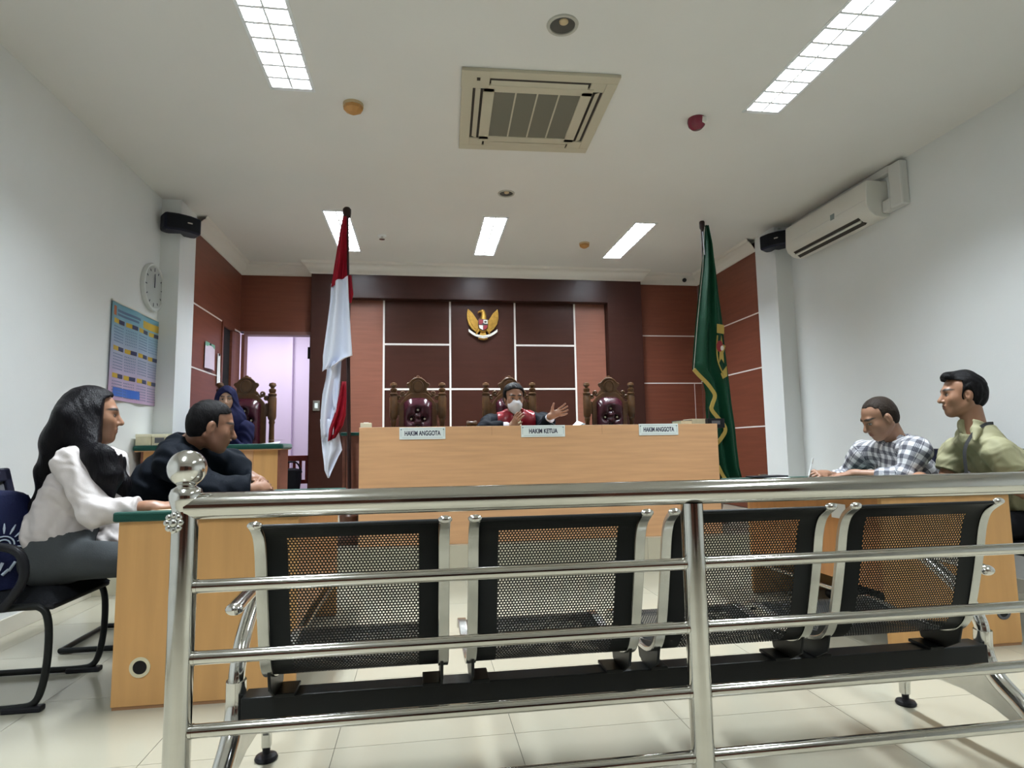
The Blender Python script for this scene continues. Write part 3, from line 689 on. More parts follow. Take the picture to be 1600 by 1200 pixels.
    def cush(u, v):
        x = (u-0.5)*2*hw; z = 0.50 + v*0.735
        e = abs(x)/hw
        top = 1.235 - 0.055*max(0, (e-0.35)/0.65)**2
        z = 0.50 + v*(top-0.50)
        d = 0.075*(1-e**4)**0.5*min(1, (1-v)*9)**0.6*min(1, v*12+0.2)
        for bx_, bz in BT: d -= 0.045*math.exp(-((x-bx_)**2+(z-bz)**2)/0.0009)
        for k, (bx_, bz) in enumerate(BT):
            for (cx, cz) in BT[k+1:]:
                if abs(math.hypot(cx-bx_, cz-bz)-0.111) < 0.02:
                    ax, az = cx-bx_, cz-bz; tt = max(0, min(1, ((x-bx_)*ax+(z-bz)*az)/(ax*ax+az*az)))
                    q = (x-bx_-tt*ax)**2+(z-bz-tt*az)**2; d -= 0.014*math.exp(-q/0.00012)
        return (x, 0.225-max(d, 0.002), z)
    bk = part('backrest', MB().grid(cush, 40, 64), 'leather', t, smooth=180)
    for bx_, bz in BT: part('button', MB().ell((bx_, 0.225-0.036, bz), (0.011, 0.010, 0.011), 10, 6), 'cream_soft', bk, smooth=60)  # cream colour paints the whitish highlight dots on the buttons
    part('seat_frame', MB().bx(-0.27, 0.27, -0.27, 0.25, 0.36, 0.43), 'throne_wood', t, bev=0.01)
    part('seat', MB().grid(lambda u, v: ((u-0.5)*0.5, -0.26+v*0.47, 0.43+0.09*(max(0, 1-(2*u-1)**4)*max(0, 1-(2*v-1)**4))**0.5), 16, 16), 'leather', t, smooth=180)
    return t
TL = ['empty carved throne with wine leather behind the bench end by the red and white flag', 'carved throne behind the gesturing judge', 'empty carved throne with wine leather behind the bench end by the green flag', 'carved throne behind the clerk in the navy headscarf']
th = make_throne(); th.location = (-0.038, 6.0, PZ); th['label'] = TL[0]
dup(th, (0.895, 6.0, PZ), 0, TL[1]); dup(th, (1.962, 6.0, PZ), 0, TL[2]); dup(th, (-1.69, 6.0, PZ), math.radians(0), TL[3])

# ------------------------------------------------------------------ things on the judges' bench
ZB = PZ+0.868
t = thing('tissue_box', 'small cream box standing at the flag end of the judges bench', 'box', (at(572, 662, 5.25).x, 5.25, ZB)); part('carton', MB().bx(-0.045, 0.045, -0.03, 0.03, 0, 0.078), 'cream_soft', t, bev=0.004); part('lid_tab', MB().bx(-0.02, 0.02, -0.008, 0.008, 0.078, 0.083), 'paper', t)
t = thing('gavel_block', 'small gilded gavel stand on the bench beside the judge', 'gavel', (at(737, 660, 5.3).x, 5.3, ZB))
part('block', MB().lathe([(0.06, 0), (0.06, 0.02), (0.045, 0.028), (0.05, 0.038), (0, 0.042)], 20), 'throne_wood', t, smooth=35)
part('gavel_head', MB().lathe([(0.022, -0.045), (0.026, -0.03), (0.02, -0.02), (0.02, 0.02), (0.026, 0.03), (0.022, 0.045)], 14, (0, 0, 0.066), Matrix.Rotation(PI/2, 3, 'Y')), 'throne_wood', t, smooth=40)
part('handle', MB().tube([(0, 0, 0.066), (0.02, 0.12, 0.04)], 0.008, 8), 'throne_wood', t, smooth=60)
t = thing('document_folder', 'open grey folder lying under the raised hand of the judge', 'folder', (at(885, 660, 5.25).x, 5.29, ZB))
part('cover', MB().grid(lambda u, v: ((u-0.5)*0.30, (v-0.5)*0.24, 0.004+0.075*(2*u-1)**2*(0.6+0.4*v)), 10, 2), 'sign_line', t, smooth=60)
part('pages', MB().grid(lambda u, v: ((u-0.5)*0.27, (v-0.5)*0.21, 0.012+0.075*(2*u-1)**2*(0.6+0.4*v)), 10, 2), 'paper', t, smooth=60)
def book(x, Y, w, d, h, m, label, rz=0, pages='cream_card'):
    t = thing('book', label, 'book', (x, Y, ZB), rz, 'books at the end of the judges bench')
    part('page_block', MB().bx(-w/2+0.004, w/2-0.004, -d/2+0.002, d/2-0.004, 0.004, h-0.004), pages, t)
    m1 = MB(); m1.bx(-w/2, w/2, -d/2, d/2, 0, 0.004); m1.bx(-w/2, w/2, -d/2, d/2, h-0.004, h); m1.bx(-w/2, w/2, d/2-0.004, d/2, 0, h); part('cover', m1, m, t)
book(at(1072, 658, 5.2).x, 5.29, 0.11, 0.2, 0.072, 'grey_mesh', 'thin grey book beside the cream book on the judges bench')
book(at(1086, 658, 5.3).x-0.0, 5.32, 0.13, 0.2, 0.085, 'cream_soft', 'cream book between the grey book and the black binder')
t = thing('ring_binder', 'black binder at the bench end against the green flag', 'binder', (at(1113, 661, 5.25).x-0.005, 5.25, ZB))
part('cover', MB().bx(-0.075, 0.085, -0.08, 0.08, 0, 0.085), 'black_plastic', t, bev=0.004); part('spine_label', MB().bx(-0.04, 0.04, -0.082, -0.079, 0.03, 0.065), 'grey_mesh', t)

# ------------------------------------------------------------------ the two party desks (near the rail)
def party_desk(xl, xr, tl, tr, front, label):
    """front: +1 if its modesty panel faces +X"""
    t = thing('party_desk', label, 'desk', ((xl+xr)/2, 3.25, 0))
    L0, L1 = 2.645-3.25, 3.86-3.25; cx = (xl+xr)/2
    xl, xr, tl, tr = xl-cx, xr-cx, tl-cx, tr-cx
    for (a, b) in ((L0, L0+0.025), (L1-0.025, L1)):
        part('end_panel', MB().bx(xl, xr, a, b, 0.012, 0.715), 'beech_v', t, bev=0.0015)
        part('plinth', MB().bx(xl+0.004, xr-0.004, a+0.003, b-0.003, 0, 0.012), 'beech_edge', t)
    xm = xr-0.02 if front > 0 else xl
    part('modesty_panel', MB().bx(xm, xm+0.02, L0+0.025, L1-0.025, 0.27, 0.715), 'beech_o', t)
    part('foot_bar', MB().tube([(xm+0.01, L0+0.025, 0.205), (xm+0.01, L1-0.025, 0.205)], 0.012, 8), 'chrome_dull', t, smooth=60)
    part('table_top', MB().bx(tl, tr, L0-0.012, L1+0.012, 0.715, 0.738), 'beech_h', t, bev=0.002)
    part('green_cover', MB().bx(tl-0.006, tr+0.006, L0-0.018, L1+0.018, 0.71, 0.748), 'green_cloth', t, bev=0.008)
    c = Matrix.Rotation(PI/2, 3, 'X'); gx = (xl+0.10 if front > 0 else xr-0.09); gz = 0.155 if front > 0 else 0.16
    g = part('cable_grommet', MB().lathe([(0.026, 0), (0.038, 0.0), (0.038, 0.004), (0.026, 0.004)], 24, (gx, L0, gz), c, ring=True), 'cream_card' if front > 0 else 'grey_mesh', t, smooth=40)
    part('grommet_hole', MB().lathe([(0.0, 0.0006), (0.0265, 0.0006), (0.0265, 0.0012), (0, 0.0012)], 24, (gx, L0, gz), c), 'void', g)
    return t
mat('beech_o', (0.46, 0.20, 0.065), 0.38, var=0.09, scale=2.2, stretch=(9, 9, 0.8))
dl = party_desk(-1.178, -0.50, -1.19, -0.46, 1, 'beech desk with green cover in front of the long-haired woman')
dr = party_desk(2.145, 2.838, 1.975, 2.94, -1, 'beech desk with green cover in front of the writing man')
part('paper_tag', MB().box((2.145-0.0025-2.4915, at(1298, 818, 3.0).y-3.25-0.05, 0.62), (0.002, 0.11, 0.075)), 'paper', dr)
ZD = 0.749
def sheet(name, label, cx, cy, w, d, rz, m='paper', z=ZD, cat='paper', curl=0.004):
    t = thing(name, label, cat, (cx, cy, z), rz)
    part('page', MB().grid(lambda u, v: ((u-0.5)*w, (v-0.5)*d, 0.001+curl*(u*v)**2), 6, 6), m, t, smooth=60)
    return t
sheet('paper_sheet', 'white paper lying by the hand of the long-haired woman', -0.93, 2.78, 0.30, 0.21, 0.1, curl=0.012)
sheet('paper_sheet', 'pale paper half under the forearm of the long-haired woman', -1.08, 2.72, 0.2, 0.10, -0.2, 'cream_card')
sheet('document_folder', 'pink folder lying on the desk of the robed man', -0.70, 2.93, 0.34, 0.23, 0.05, 'paper_pink', cat='folder')
sheet('paper_sheet', 'white sheet being written on by the man in the checked shirt', 2.32, 3.56, 0.20, 0.15, 0.15)
sheet('paper_sheet', 'sheet lying in front of the man in the olive shirt', 2.80, 3.36, 0.24, 0.30, 0.1)
sheet('paper_sheet', 'sheet lying half under the black clipboard on the far desk corner', 2.30, 3.76, 0.16, 0.10, -0.1, z=ZD)
t = thing('clipboard', 'black clipboard on the far corner of the desk of the writing man', 'clipboard', (2.26, 3.80, ZD+0.003), 0.15)
part('board', MB().bx(-0.13, 0.13, -0.05, 0.05, 0, 0.010), 'black_plastic', t, bev=0.003); part('clip', MB().bx(-0.03, 0.03, 0.03, 0.048, 0.010, 0.018), 'chrome_dull', t)

# ------------------------------------------------------------------ clerk's desk on the dais
t = thing('clerk_desk', 'beech clerk desk with a green cover standing before the doorway', 'desk', (-1.665, 5.25, PZ))
part('front_board', MB().bx(-0.52, 0.24, 0, 0.02, 0, 0.735), 'beech_v', t, bev=0.002)
part('corner_post', MB().bx(0.24, 0.31, -0.008, 0.02, 0, 0.735), 'beech_h', t, bev=0.002)
part('end_board', MB().bx(0.31, 0.50, 0.0, 0.02, 0, 0.735), 'beech_v', t, bev=0.002)
for xx in (-0.54, 0.50): part('end_panel', MB().bx(xx, xx+0.02, 0, 0.30, 0, 0.735), 'panel_light', t, bev=0.002)
part('table_top', MB().bx(-0.57, 0.54, -0.04, 0.31, 0.735, 0.758), 'beech_h', t)
part('green_cover', MB().bx(-0.585, 0.552, -0.05, 0.32, 0.74, 0.785), 'green_cloth', t, bev=0.016)
g = part('cable_grommet', MB().lathe([(0.0, 0), (0.036, 0.0), (0.036, 0.004), (0, 0.004)], 24, (0.175, -0.0005, 0.545), Matrix.Rotation(PI/2, 3, 'X')), 'void', t, smooth=30)
part('paper_tag', MB().bx(0.01, 0.07, -0.003, 0, 0.60, 0.70), 'paper', t)
ZC = PZ+0.785
for k, (xa, w) in enumerate(((-2.235, 0.115), (-2.115, 0.115), (-1.995, 0.115))):
    b = thing('file_box', ['cream card file box nearest the wall on the clerk desk', 'middle cream card file box on the clerk desk', 'cream card file box next to the robed man on the clerk desk'][k], 'box', (xa+w/2, 5.35, ZC), 0, 'file boxes on the clerk desk')
    part('carton', MB().bx(-w/2, w/2, -0.13, 0.13, 0, 0.085), 'cream_card', b, bev=0.003); part('lid', MB().bx(-w/2-0.002, w/2+0.002, -0.132, 0.132, 0.068, 0.09), 'cream_soft', b, bev=0.003)
    part('label_patch', MB().bx(-0.035, 0.035, -0.1325, -0.1305, 0.018, 0.06), 'grey_mesh' if k == 1 else 'cream_card', b)
sheet('paper_stack', 'pale papers on the green cover of the clerk desk', -1.31, 5.40, 0.24, 0.20, 0.1, 'sign_white', z=ZC+0.001, curl=0.02)
sheet('paper_sheet', 'white sheet at the doorway end of the clerk desk', -1.19, 5.29, 0.12, 0.14, -0.1, z=ZC+0.03, curl=0.0)

# wooden chair and bag in the side room
t = thing('slatted_chair', 'red-brown slatted wooden chair seen through the doorway', 'chair', (-1.55, 8.05, 0))
for s in (-1, 1):
    part('back_post', MB().bx(s*0.22-0.02, s*0.22+0.02, 0.19, 0.23, 0, 0.90), 'red_wood', t, bev=0.004); part('front_leg', MB().bx(s*0.22-0.02, s*0.22+0.02, -0.22, -0.18, 0, 0.44), 'red_wood', t, bev=0.004)
part('top_rail', MB().bx(-0.24, 0.24, 0.19, 0.23, 0.84, 0.91), 'red_wood', t, bev=0.006); part('lower_rail', MB().bx(-0.2, 0.2, 0.195, 0.225, 0.55, 0.60), 'red_wood', t, bev=0.004)
for k in range(5): part('slat', MB().bx(-0.17+k*0.077, -0.135+k*0.077, 0.2, 0.22, 0.60, 0.84), 'red_wood', t, bev=0.002)
part('seat', MB().bx(-0.25, 0.25, -0.24, 0.22, 0.42, 0.46), 'red_wood', t, bev=0.006)
t = thing('shoulder_bag', 'black bag standing on the slatted wooden chair', 'bag', (-1.60, 7.98, 0.46))
part('body', MB().grid(lambda u, v: (0.13*math.sin(2*PI*u)*(0.75+0.25*v)*(1.0-0.25*v**6), 0.09*math.cos(2*PI*u), 0.27*v), 20, 8), 'black_fabric', t, smooth=60)
part('flap', MB().ell((0, 0, 0.25), (0.125, 0.09, 0.05)), 'black_fabric', t, smooth=60)
part('strap', MB().tube(bez([(-0.12, 0, 0.24), (-0.06, 0, 0.36), (0.06, 0, 0.36), (0.12, 0, 0.24)], 5), 0.01, 6), 'black_fabric', t, smooth=60)
# ------------------------------------------------------------------ steel rail in front of the camera
RY = 1.30
t = thing('steel_railing', 'polished steel railing with a ball-topped end post across the foreground', 'railing', (0.6, RY, 0))
def rp(nm, mb, m='steel', **k): return wpart(nm, mb, m, t, **k)
PX = [-0.459, 0.590, 1.64, 2.69, 3.72]
for i, px in enumerate(PX):
    rp('post', MB().tube([(px, RY, 0.0), (px, RY, 0.885 if i == 0 else 0.85)], 0.0243, 24), smooth=60)
    rp('foot_flange', MB().lathe([(0.05, 0), (0.05, 0.006), (0.03, 0.012), (0.0245, 0.03)], 24, (px, RY, 0)), smooth=40)
rp('handrail', MB().tube([(PX[0]+0.004, RY, 0.8735), (XR-0.0, RY, 0.8735)], 0.0262, 28), smooth=60)
for a, b in zip(PX[:-1], PX[1:]):
    for z in (0.719, 0.585, 0.451, 0.320, 0.19):
        rp('cross_bar', MB().tube([(a, RY, z), (b, RY, z)], 0.0128, 18), smooth=60)
        for q in (a+0.0245, b-0.0245): rp('weld_collar', MB().tube([(q-0.003, RY, z), (q+0.003, RY, z)], 0.0138, 16), smooth=60)
rp('finial_neck', MB().lathe([(0.0243, 0.865), (0.0255, 0.872), (0.030, 0.886), (0.031, 0.895), (0.027, 0.907), (0.017, 0.913), (0.020, 0.918)], 28, (PX[0], RY, 0)), 'chrome', smooth=60)
rp('finial_ball', MB().ell((PX[0], RY, 0.9475), (0.0362, 0.0362, 0.0362), 36, 24), 'chrome', smooth=180)
ros = MB()
for k in range(8): ros.ell((PX[0]-0.012+0.012*math.cos(k*PI/4), RY-0.026, 0.845+0.014*math.sin(k*PI/4)), (0.0065, 0.004, 0.0065), 8, 6)
ros.ell((PX[0]-0.012, RY-0.028, 0.845), (0.008, 0.005, 0.008), 10, 6)
rp('rosette', ros, 'chrome_dull', smooth=60)

# ------------------------------------------------------------------ four-seat beam bench
t = thing('waiting_bench', 'four-seat black perforated metal waiting bench with chrome frame behind the railing', 'bench', (0.61, 1.85, 0))
def bp(nm, mb, m, **k): return wpart(nm, mb, m, t, **k)
pp = bez([(0, a, b) for a, b in [(1.535, 0.802), (1.572, 0.775), (1.594, 0.73), (1.612, 0.65), (1.632, 0.57), (1.655, 0.49), (1.680, 0.437), (1.725, 0.404), (1.80, 0.393), (1.95, 0.400), (2.07, 0.412), (2.12, 0.405), (2.145, 0.378)]], 6)
LEN = [0.0]
for a, b in zip(pp[:-1], pp[1:]): LEN.append(LEN[-1]+(b-a).length)
np_ = len(pp)-1
SX = [-0.166, 0.352, 0.870, 1.388]; HWs = 0.208
sec = [(0.0065, -0.0135), (0.0065, 0.0135), (-0.0065, 0.0135), (-0.0065, -0.0135)]
def chrome_path(x): return [(x, p.y, p.z) for p in pp]
for k, cx in enumerate(SX):
    sh = MB().grid(lambda u, v: (cx+(u-0.5)*2*HWs, pp[int(round(v*np_))].y, pp[int(round(v*np_))].z), 2, np_, uvfn=lambda u, v: ((u-0.5)*2*HWs, LEN[int(round(v*np_))]))
    o = bp('seat_shell', sh, 'perforated_black', smooth=60)
    sd = o.modifiers.new('solid', 'SOLIDIFY'); sd.thickness = 0.0015
    bp('top_roll', MB().tube([(cx-HWs, pp[0].y, pp[0].z), (cx+HWs, pp[0].y, pp[0].z)], 0.005, 8), 'black_metal', smooth=60)
    for s in (-1, 1):
        x = cx+s*(HWs+0.014)
        f = bp('side_frame', MB().sweep(chrome_path(x), [(a*1.0, b) for a, b in sec], up=(0, 0.25, 1)), 'chrome_dull', bev=0.002, smooth=40)
        bp('frame_cap', MB().ell((x, pp[0].y-0.003, pp[0].z+0.003), (0.018, 0.010, 0.010)), 'chrome', smooth=60)
        b = MB().prism([(1.672, 0.47), (1.70, 0.478), (1.74, 0.42), (1.86, 0.395), (1.845, 0.345), (1.80, 0.336), (1.755, 0.338), (1.70, 0.37)], x-s*0.004-0.004, x-s*0.004+0.004, 'yz')
        br = bp('bracket', b, 'black_metal', bev=0.002)
        wpart('bolt', MB().lathe([(0.008, 0), (0.008, 0.004), (0.004, 0.007), (0, 0.007)], 10, (x, 1.675, 0.452), Matrix.Rotation(PI/2, 3, 'X')), 'chrome_dull', t, smooth=40)
        bp('beam_clamp', MB().bx(x-s*0.03-0.025, x-s*0.03+0.025, 1.755, 1.845, 0.333, 0.343), 'black_metal', bev=0.002)
bp('beam', MB().bx(-0.47, 1.765, 1.765, 1.835, 0.262, 0.334), 'black_metal', bev=0.003)
for s, x in ((-1, -0.492), (1, 1.787)):
    lg = MB().tube(bez([(x, 1.46, 0.012), (x, 1.55, 0.07), (x, 1.68, 0.175), (x, 1.765, 0.235), (x, 1.80, 0.30), (x, 1.80, 0.37)], 6), [0.022+0.004*min(1, i/12) for i in range(31)], 16)
    lo = bp('leg', lg, 'chrome', smooth=60)
    wpart('leg_web', MB().prism([(1.60, 0.115), (1.72, 0.205), (1.80, 0.27), (1.90, 0.262), (2.02, 0.235), (2.13, 0.195), (2.168, 0.17), (2.172, 0.035), (2.142, 0.035), (2.138, 0.08), (2.12, 0.108), (2.06, 0.135), (1.97, 0.152), (1.88, 0.155), (1.78, 0.142), (1.68, 0.108)], x-0.014, x+0.014, 'yz'), 'chrome_dull', t, bev=0.006)
    bp('glide', MB().lathe([(0.012, 0.045), (0.012, 0.02), (0.032, 0.014), (0.036, 0.006), (0.033, 0.0)], 20, (x, 2.155, 0)), 'black_plastic', smooth=40)
    bp('rear_glide', MB().lathe([(0.012, 0.02), (0.03, 0.012), (0.033, 0.0)], 20, (x, 1.46, 0)), 'black_plastic', smooth=40)
    arm = bez([(x, 1.80, 0.36), (x, 1.81, 0.40), (x-s*0.0, 1.86, 0.47), (x, 1.96, 0.535), (x, 2.04, 0.575)], 5)
    bp('arm_strut', MB().tube(arm, 0.021, 14), 'chrome', smooth=60)
    bp('armrest', MB().sweep(bez([(x, 1.765, 0.563), (x, 1.82, 0.568), (x, 1.95, 0.575), (x, 2.08, 0.570), (x, 2.16, 0.552)], 5), [(0.016*math.cos(a), 0.024*math.sin(a)) for a in [2*PI*i/14 for i in range(14)]], up=(0, 0, 1)), 'chrome', smooth=60)
    bp('armrest_tip', MB().ell((x, 1.765, 0.563), (0.024, 0.02, 0.0165), 16, 10), 'chrome', smooth=60)

# ------------------------------------------------------------------ flags
def ribbon(rows, Y, amp, waves, ph, n=26, m=3):
    """cloth strip: rows of (py, left px, right px); folds run down the cloth"""
    rows = [(*r, 0)[:4] for r in rows]; R = []
    for i in range(len(rows)-1):
        for k in range(m):
            f = k/m; R.append([rows[i][j]+(rows[i+1][j]-rows[i][j])*f for j in range(len(rows[0]))])
    R.append(list(rows[-1]))
    def fn(u, v):
        r = R[int(round(v*(len(R)-1)))]
        py0, l, rr = r[0], r[1], r[2]; tilt = r[3] if len(r) > 3 else 0
        p = at(l+(rr-l)*u, py0+tilt*u, Y)
        w = min(1.0, (rr-l)/22.0)
        p.y += amp*w*math.sin(u*waves*2*PI+ph+v*1.2) + 0.4*amp*w*math.sin(u*waves*3.7+v*5+ph)
        return p
    return MB().grid(fn, n, len(R)-1)
def cloth(nm, mb, m, t, th=0.002):
    o = wpart(nm, mb, m, t, smooth=180); s = o.modifiers.new('solid', 'SOLIDIFY'); s.thickness = th; s.offset = 0; return o
def pole(t, a, b, r=0.0145):
    wpart('pole', MB().tube([a, b], r, 14), 'pole_wood', t, smooth=60)
YFl = 4.97
a = at(541, 330, YFl); base = Vector((at(545, 800, YFl).x, YFl, PZ))
t = thing('national_flag', 'red and white flag hanging on a dark pole beside the bench', 'flag', base)
pole(t, base+Vector((0, 0.05, 0.3)), a+Vector((0, 0.05, 0)))
wpart('pole_cap', MB().lathe([(0.012, -0.04), (0.030, -0.03), (0.034, 0.0), (0.034, 0.035), (0.022, 0.05), (0, 0.055)], 16, a+Vector((0, 0.05, 0))), 'pole_wood', t, smooth=40)
wpart('stand', MB().lathe([(0.13, 0.0), (0.13, 0.04), (0.10, 0.06), (0.06, 0.09), (0.075, 0.15), (0.08, 0.21), (0.05, 0.25), (0.032, 0.29), (0.045, 0.33), (0.09, 0.375), (0.08, 0.40), (0.02, 0.42)], 20, base+Vector((0, 0.06, 0))), 'carved_wood', t, smooth=40)
cloth('red_field', ribbon([(338, 536, 542), (360, 531, 542), (390, 526, 542), (420, 521, 542), (436, 519, 543, -6), (448, 517, 545, -10)], YFl, 0.02, 1.6, 0.3), 'flag_red', t)
cloth('red_fold', ribbon([(430, 541, 549), (460, 543, 552), (473, 546, 549)], YFl+0.03, 0.01, 1, 0.3, n=8), 'flag_red', t)
cloth('white_field', ribbon([(442, 517, 544, -10), (470, 515, 545, -6), (500, 511, 547, -2), (530, 507, 549), (556, 504, 551), (570, 504, 540, -10), (580, 503, 522, -8)], YFl-0.01, 0.028, 1.7, 0.6, n=40), 'flag_white', t)
cloth('white_fold', ribbon([(560, 512, 533), (590, 508, 531), (615, 503, 529), (640, 501, 526), (665, 500, 523, -4), (685, 502, 522, -6)], YFl+0.03, 0.03, 1.4, 1.0, n=30), 'flag_white', t)
cloth('white_tail', ribbon([(655, 500, 524), (680, 501, 530), (705, 503, 534, -2), (718, 505, 528, -4), (735, 507, 518, 2), (747, 512, 514)], YFl+0.045, 0.025, 1.3, 0.2, n=30), 'flag_white', t)
cloth('white_back_fold', ribbon([(553, 520, 534), (590, 519, 532), (620, 519, 530), (640, 521, 530)], YFl+0.05, 0.02, 1.2, 2.0, n=18), 'flag_white', t)
cloth('red_hem', ribbon([(596, 534, 541), (625, 528, 541), (650, 521, 540, -2), (670, 514, 536, -6), (690, 512, 524, -6)], YFl-0.005, 0.02, 2.2, 0.5, n=24), 'flag_red', t)
YG = 5.42
a = at(1102, 348, YG); base = Vector((at(1122, 800, YG).x, YG, PZ))
t = thing('court_flag', 'dark green fringed flag with a gold emblem on a pole', 'flag', base)
pole(t, base+Vector((0, 0.07, 0.3)), a+Vector((0, 0.07, 0)))
wpart('pole_cap', MB().lathe([(0.014, -0.05), (0.026, -0.03), (0.027, 0.03), (0.022, 0.04), (0, 0.042)], 16, a+Vector((0, 0.07, 0))), 'pole_wood', t, smooth=40)
wpart('stand', MB().lathe([(0.13, 0.0), (0.13, 0.04), (0.10, 0.06), (0.06, 0.09), (0.075, 0.15), (0.08, 0.21), (0.05, 0.25), (0.032, 0.29), (0.045, 0.33), (0.02, 0.42)], 20, base+Vector((0, 0.06, 0))), 'carved_wood', t, smooth=40)
wpart('cord', MB().tube([at(1098, 362, YG-0.02), at(1099, 380, YG-0.02), at(1101, 398, YG-0.02)], 0.006, 6), 'flag_white', t, smooth=60)
GR = [(352, 1101, 1108), (380, 1101, 1115), (420, 1098, 1121), (460, 1094, 1125), (500, 1090, 1130), (545, 1086, 1134), (578, 1084, 1138), (595, 1100, 1140, 0), (630, 1108, 1144), (670, 1114, 1150), (700, 1117, 1153), (730, 1122, 1157), (752, 1132, 1161, -6)]
cloth('cloth', ribbon(GR, YG, 0.035, 2.2, 0.4, n=44), 'flag_green', t)
cloth('cloth_fold', ribbon([(590, 1104, 1122), (640, 1104, 1126), (690, 1108, 1132), (735, 1112, 1138), (754, 1116, 1142)], YG+0.07, 0.02, 1.3, 1.0, n=20), 'flag_green', t)
fr = bez([at(px, py, YG-0.045) for px, py in ((1084, 577), (1093, 587), (1104, 598), (1111, 607), (1117, 618), (1113, 632), (1112, 640), (1121, 652), (1131, 664), (1133, 674), (1126, 686), (1119, 694))], 4)
wpart('fringe', MB().sweep(fr, [(0.004, -0.018), (0.004, 0.018), (-0.004, 0.018), (-0.004, -0.018)], up=(0, -1, 0)), 'gold_cloth', t, smooth=40)
fr2 = bez([at(px, py, YG-0.03) for px, py in ((1122, 728), (1129, 742), (1137, 754))], 4)
wpart('fringe', MB().sweep(fr2, [(0.004, -0.016), (0.004, 0.016), (-0.004, 0.016), (-0.004, -0.016)], up=(0, -1, 0)), 'gold_cloth', t, smooth=40)
wpart('edge_piping', MB().tube([at(px, py, YG-0.02) for px, py in ((1101, 354), (1098, 420), (1090, 500), (1084, 577))], 0.0025, 6), 'strip_white', t, smooth=60)
# embroidered emblem on the cloth
em = wpart('emblem_patch', MB().tube(bez([at(px, py, YG-0.055) for px, py in ((1121, 524), (1120, 545), (1122, 565), (1128, 580), (1133, 588))], 4), 0.007, 6), 'gold_cloth', t, smooth=60)
star = [at(1127+9*(1 if k % 2 == 0 else 0.45)*math.sin(k*PI/5)*0.75, 548+24*(1 if k % 2 == 0 else 0.5)*-math.cos(k*PI/5), YG-0.055) for k in range(10)]
def patch(pts, m, off=0.0):
    mb = MB().add([p+Vector((0, -off, 0)) for p in pts]+[p+Vector((0, -off-0.006, 0)) for p in pts], [tuple(range(len(pts))), tuple(range(len(pts), 2*len(pts)))[::-1]]+[(i, (i+1) % len(pts), len(pts)+(i+1) % len(pts), len(pts)+i) for i in range(len(pts))])
    wpart('embroidery', mb, m, em)
patch(star, 'gold_cloth', 0.0)
patch([at(1124+5*math.sin(k*PI/5), 541+9*math.cos(k*PI/5), YG-0.062) for k in range(10)], 'emblem_red', 0.002)
patch([at(1128+2.5*math.sin(k*PI/4), 544+4*math.cos(k*PI/4), YG-0.07) for k in range(8)], 'emblem_white', 0.002)
patch([at(1120, 506, YG-0.05), at(1131, 508, YG-0.05), at(1131, 522, YG-0.05), at(1120, 520, YG-0.05)], 'gold_cloth')
patch([at(1126, 584, YG-0.05), at(1135, 572, YG-0.05), at(1136, 588, YG-0.05), at(1129, 592, YG-0.05)], 'gold_cloth')

# ------------------------------------------------------------------ office chairs
def make_chair():
    t = thing('office_chair', 'x', 'chair', (0, 0, 0))
    for s in (-1, 1):
        y = s*0.215
        pth = bez([(-0.23, y, 0.016), (-0.05, y, 0.016), (0.10, y, 0.016), (0.165, y, 0.03), (0.192, y, 0.09), (0.205, y, 0.20), (0.20, y, 0.33), (0.17, y, 0.385), (0.09, y, 0.39), (-0.15, y, 0.37)], 5)
        part('sled_tube', MB().tube(pth, 0.0135, 12), 'black_metal', t, smooth=60)
        part('rubber_foot', MB().bx(0.06, 0.20, y-0.02, y+0.02, 0.0, 0.022), 'black_plastic', t, bev=0.006)
        arm = bez([(0.05, y*1.12, 0.39), (0.12, y*1.15, 0.50), (0.10, y*1.15, 0.60), (0.0, y*1.15, 0.63), (-0.14, y*1.15, 0.62), (-0.20, y*1.1, 0.55)], 5)
        part('armrest', MB().tube(arm, 0.017, 10), 'black_plastic', t, smooth=60)
    part('cross_tube', MB().tube([(-0.23, -0.215, 0.016), (-0.23, 0.215, 0.016)], 0.0135, 10), 'black_metal', t, smooth=60)
    part('seat', MB().grid(lambda u, v: (-0.22+0.44*u, -0.22+0.44*v, 0.395+0.055*(max(0, 1-(2*u-1)**6)*max(0, 1-(2*v-1)**6))**0.4), 14, 14), 'black_fabric', t, smooth=180)
    part('seat_pan', MB().bx(-0.22, 0.22, -0.22, 0.22, 0.375, 0.40), 'black_plastic', t, bev=0.01)
    def bk(x0, y, z): return (x0-0.115-0.30*(z-0.5)*0.9, y, z)
    o = MB()
    for (ya, yb, za, zb) in ((-0.22, -0.17, 0.45, 0.92), (0.17, 0.22, 0.45, 0.92), (-0.22, 0.22, 0.86, 0.92), (-0.22, 0.22, 0.42, 0.50)):
        vs = []
        for z in (za, zb):
            for y in (ya, yb):
                for dx in (0, -0.03): vs.append(bk(dx, y, z))
        o.add(vs, [(0, 1, 3, 2), (4, 6, 7, 5), (0, 2, 6, 4), (1, 5, 7, 3), (0, 4, 5, 1), (2, 3, 7, 6)])
    part('backrest_frame', o, 'navy_plastic', t, bev=0.008)
    part('backrest_mesh', MB().grid(lambda u, v: bk(-0.012-0.012*math.sin(PI*u), -0.175+0.35*u, 0.49+0.38*v), 8, 4), 'grey_mesh', t, smooth=60)
    return t
ch = make_chair(); ch.location = (-1.64, 2.915, 0); ch['label'] = 'navy and black sled chair of the long-haired woman'; ch['group'] = 'sled chairs at the desks'
dup(ch, (-1.53, 3.63, 0), 0, 'black sled chair under the robed man', 'sled chairs at the desks')
dup(ch, (3.28, 2.98, 0), PI, 'black sled chair of the man in the olive shirt', 'sled chairs at the desks')
dup(ch, (3.24, 3.55, 0), PI, 'black sled chair of the man in the checked shirt', 'sled chairs at the desks')
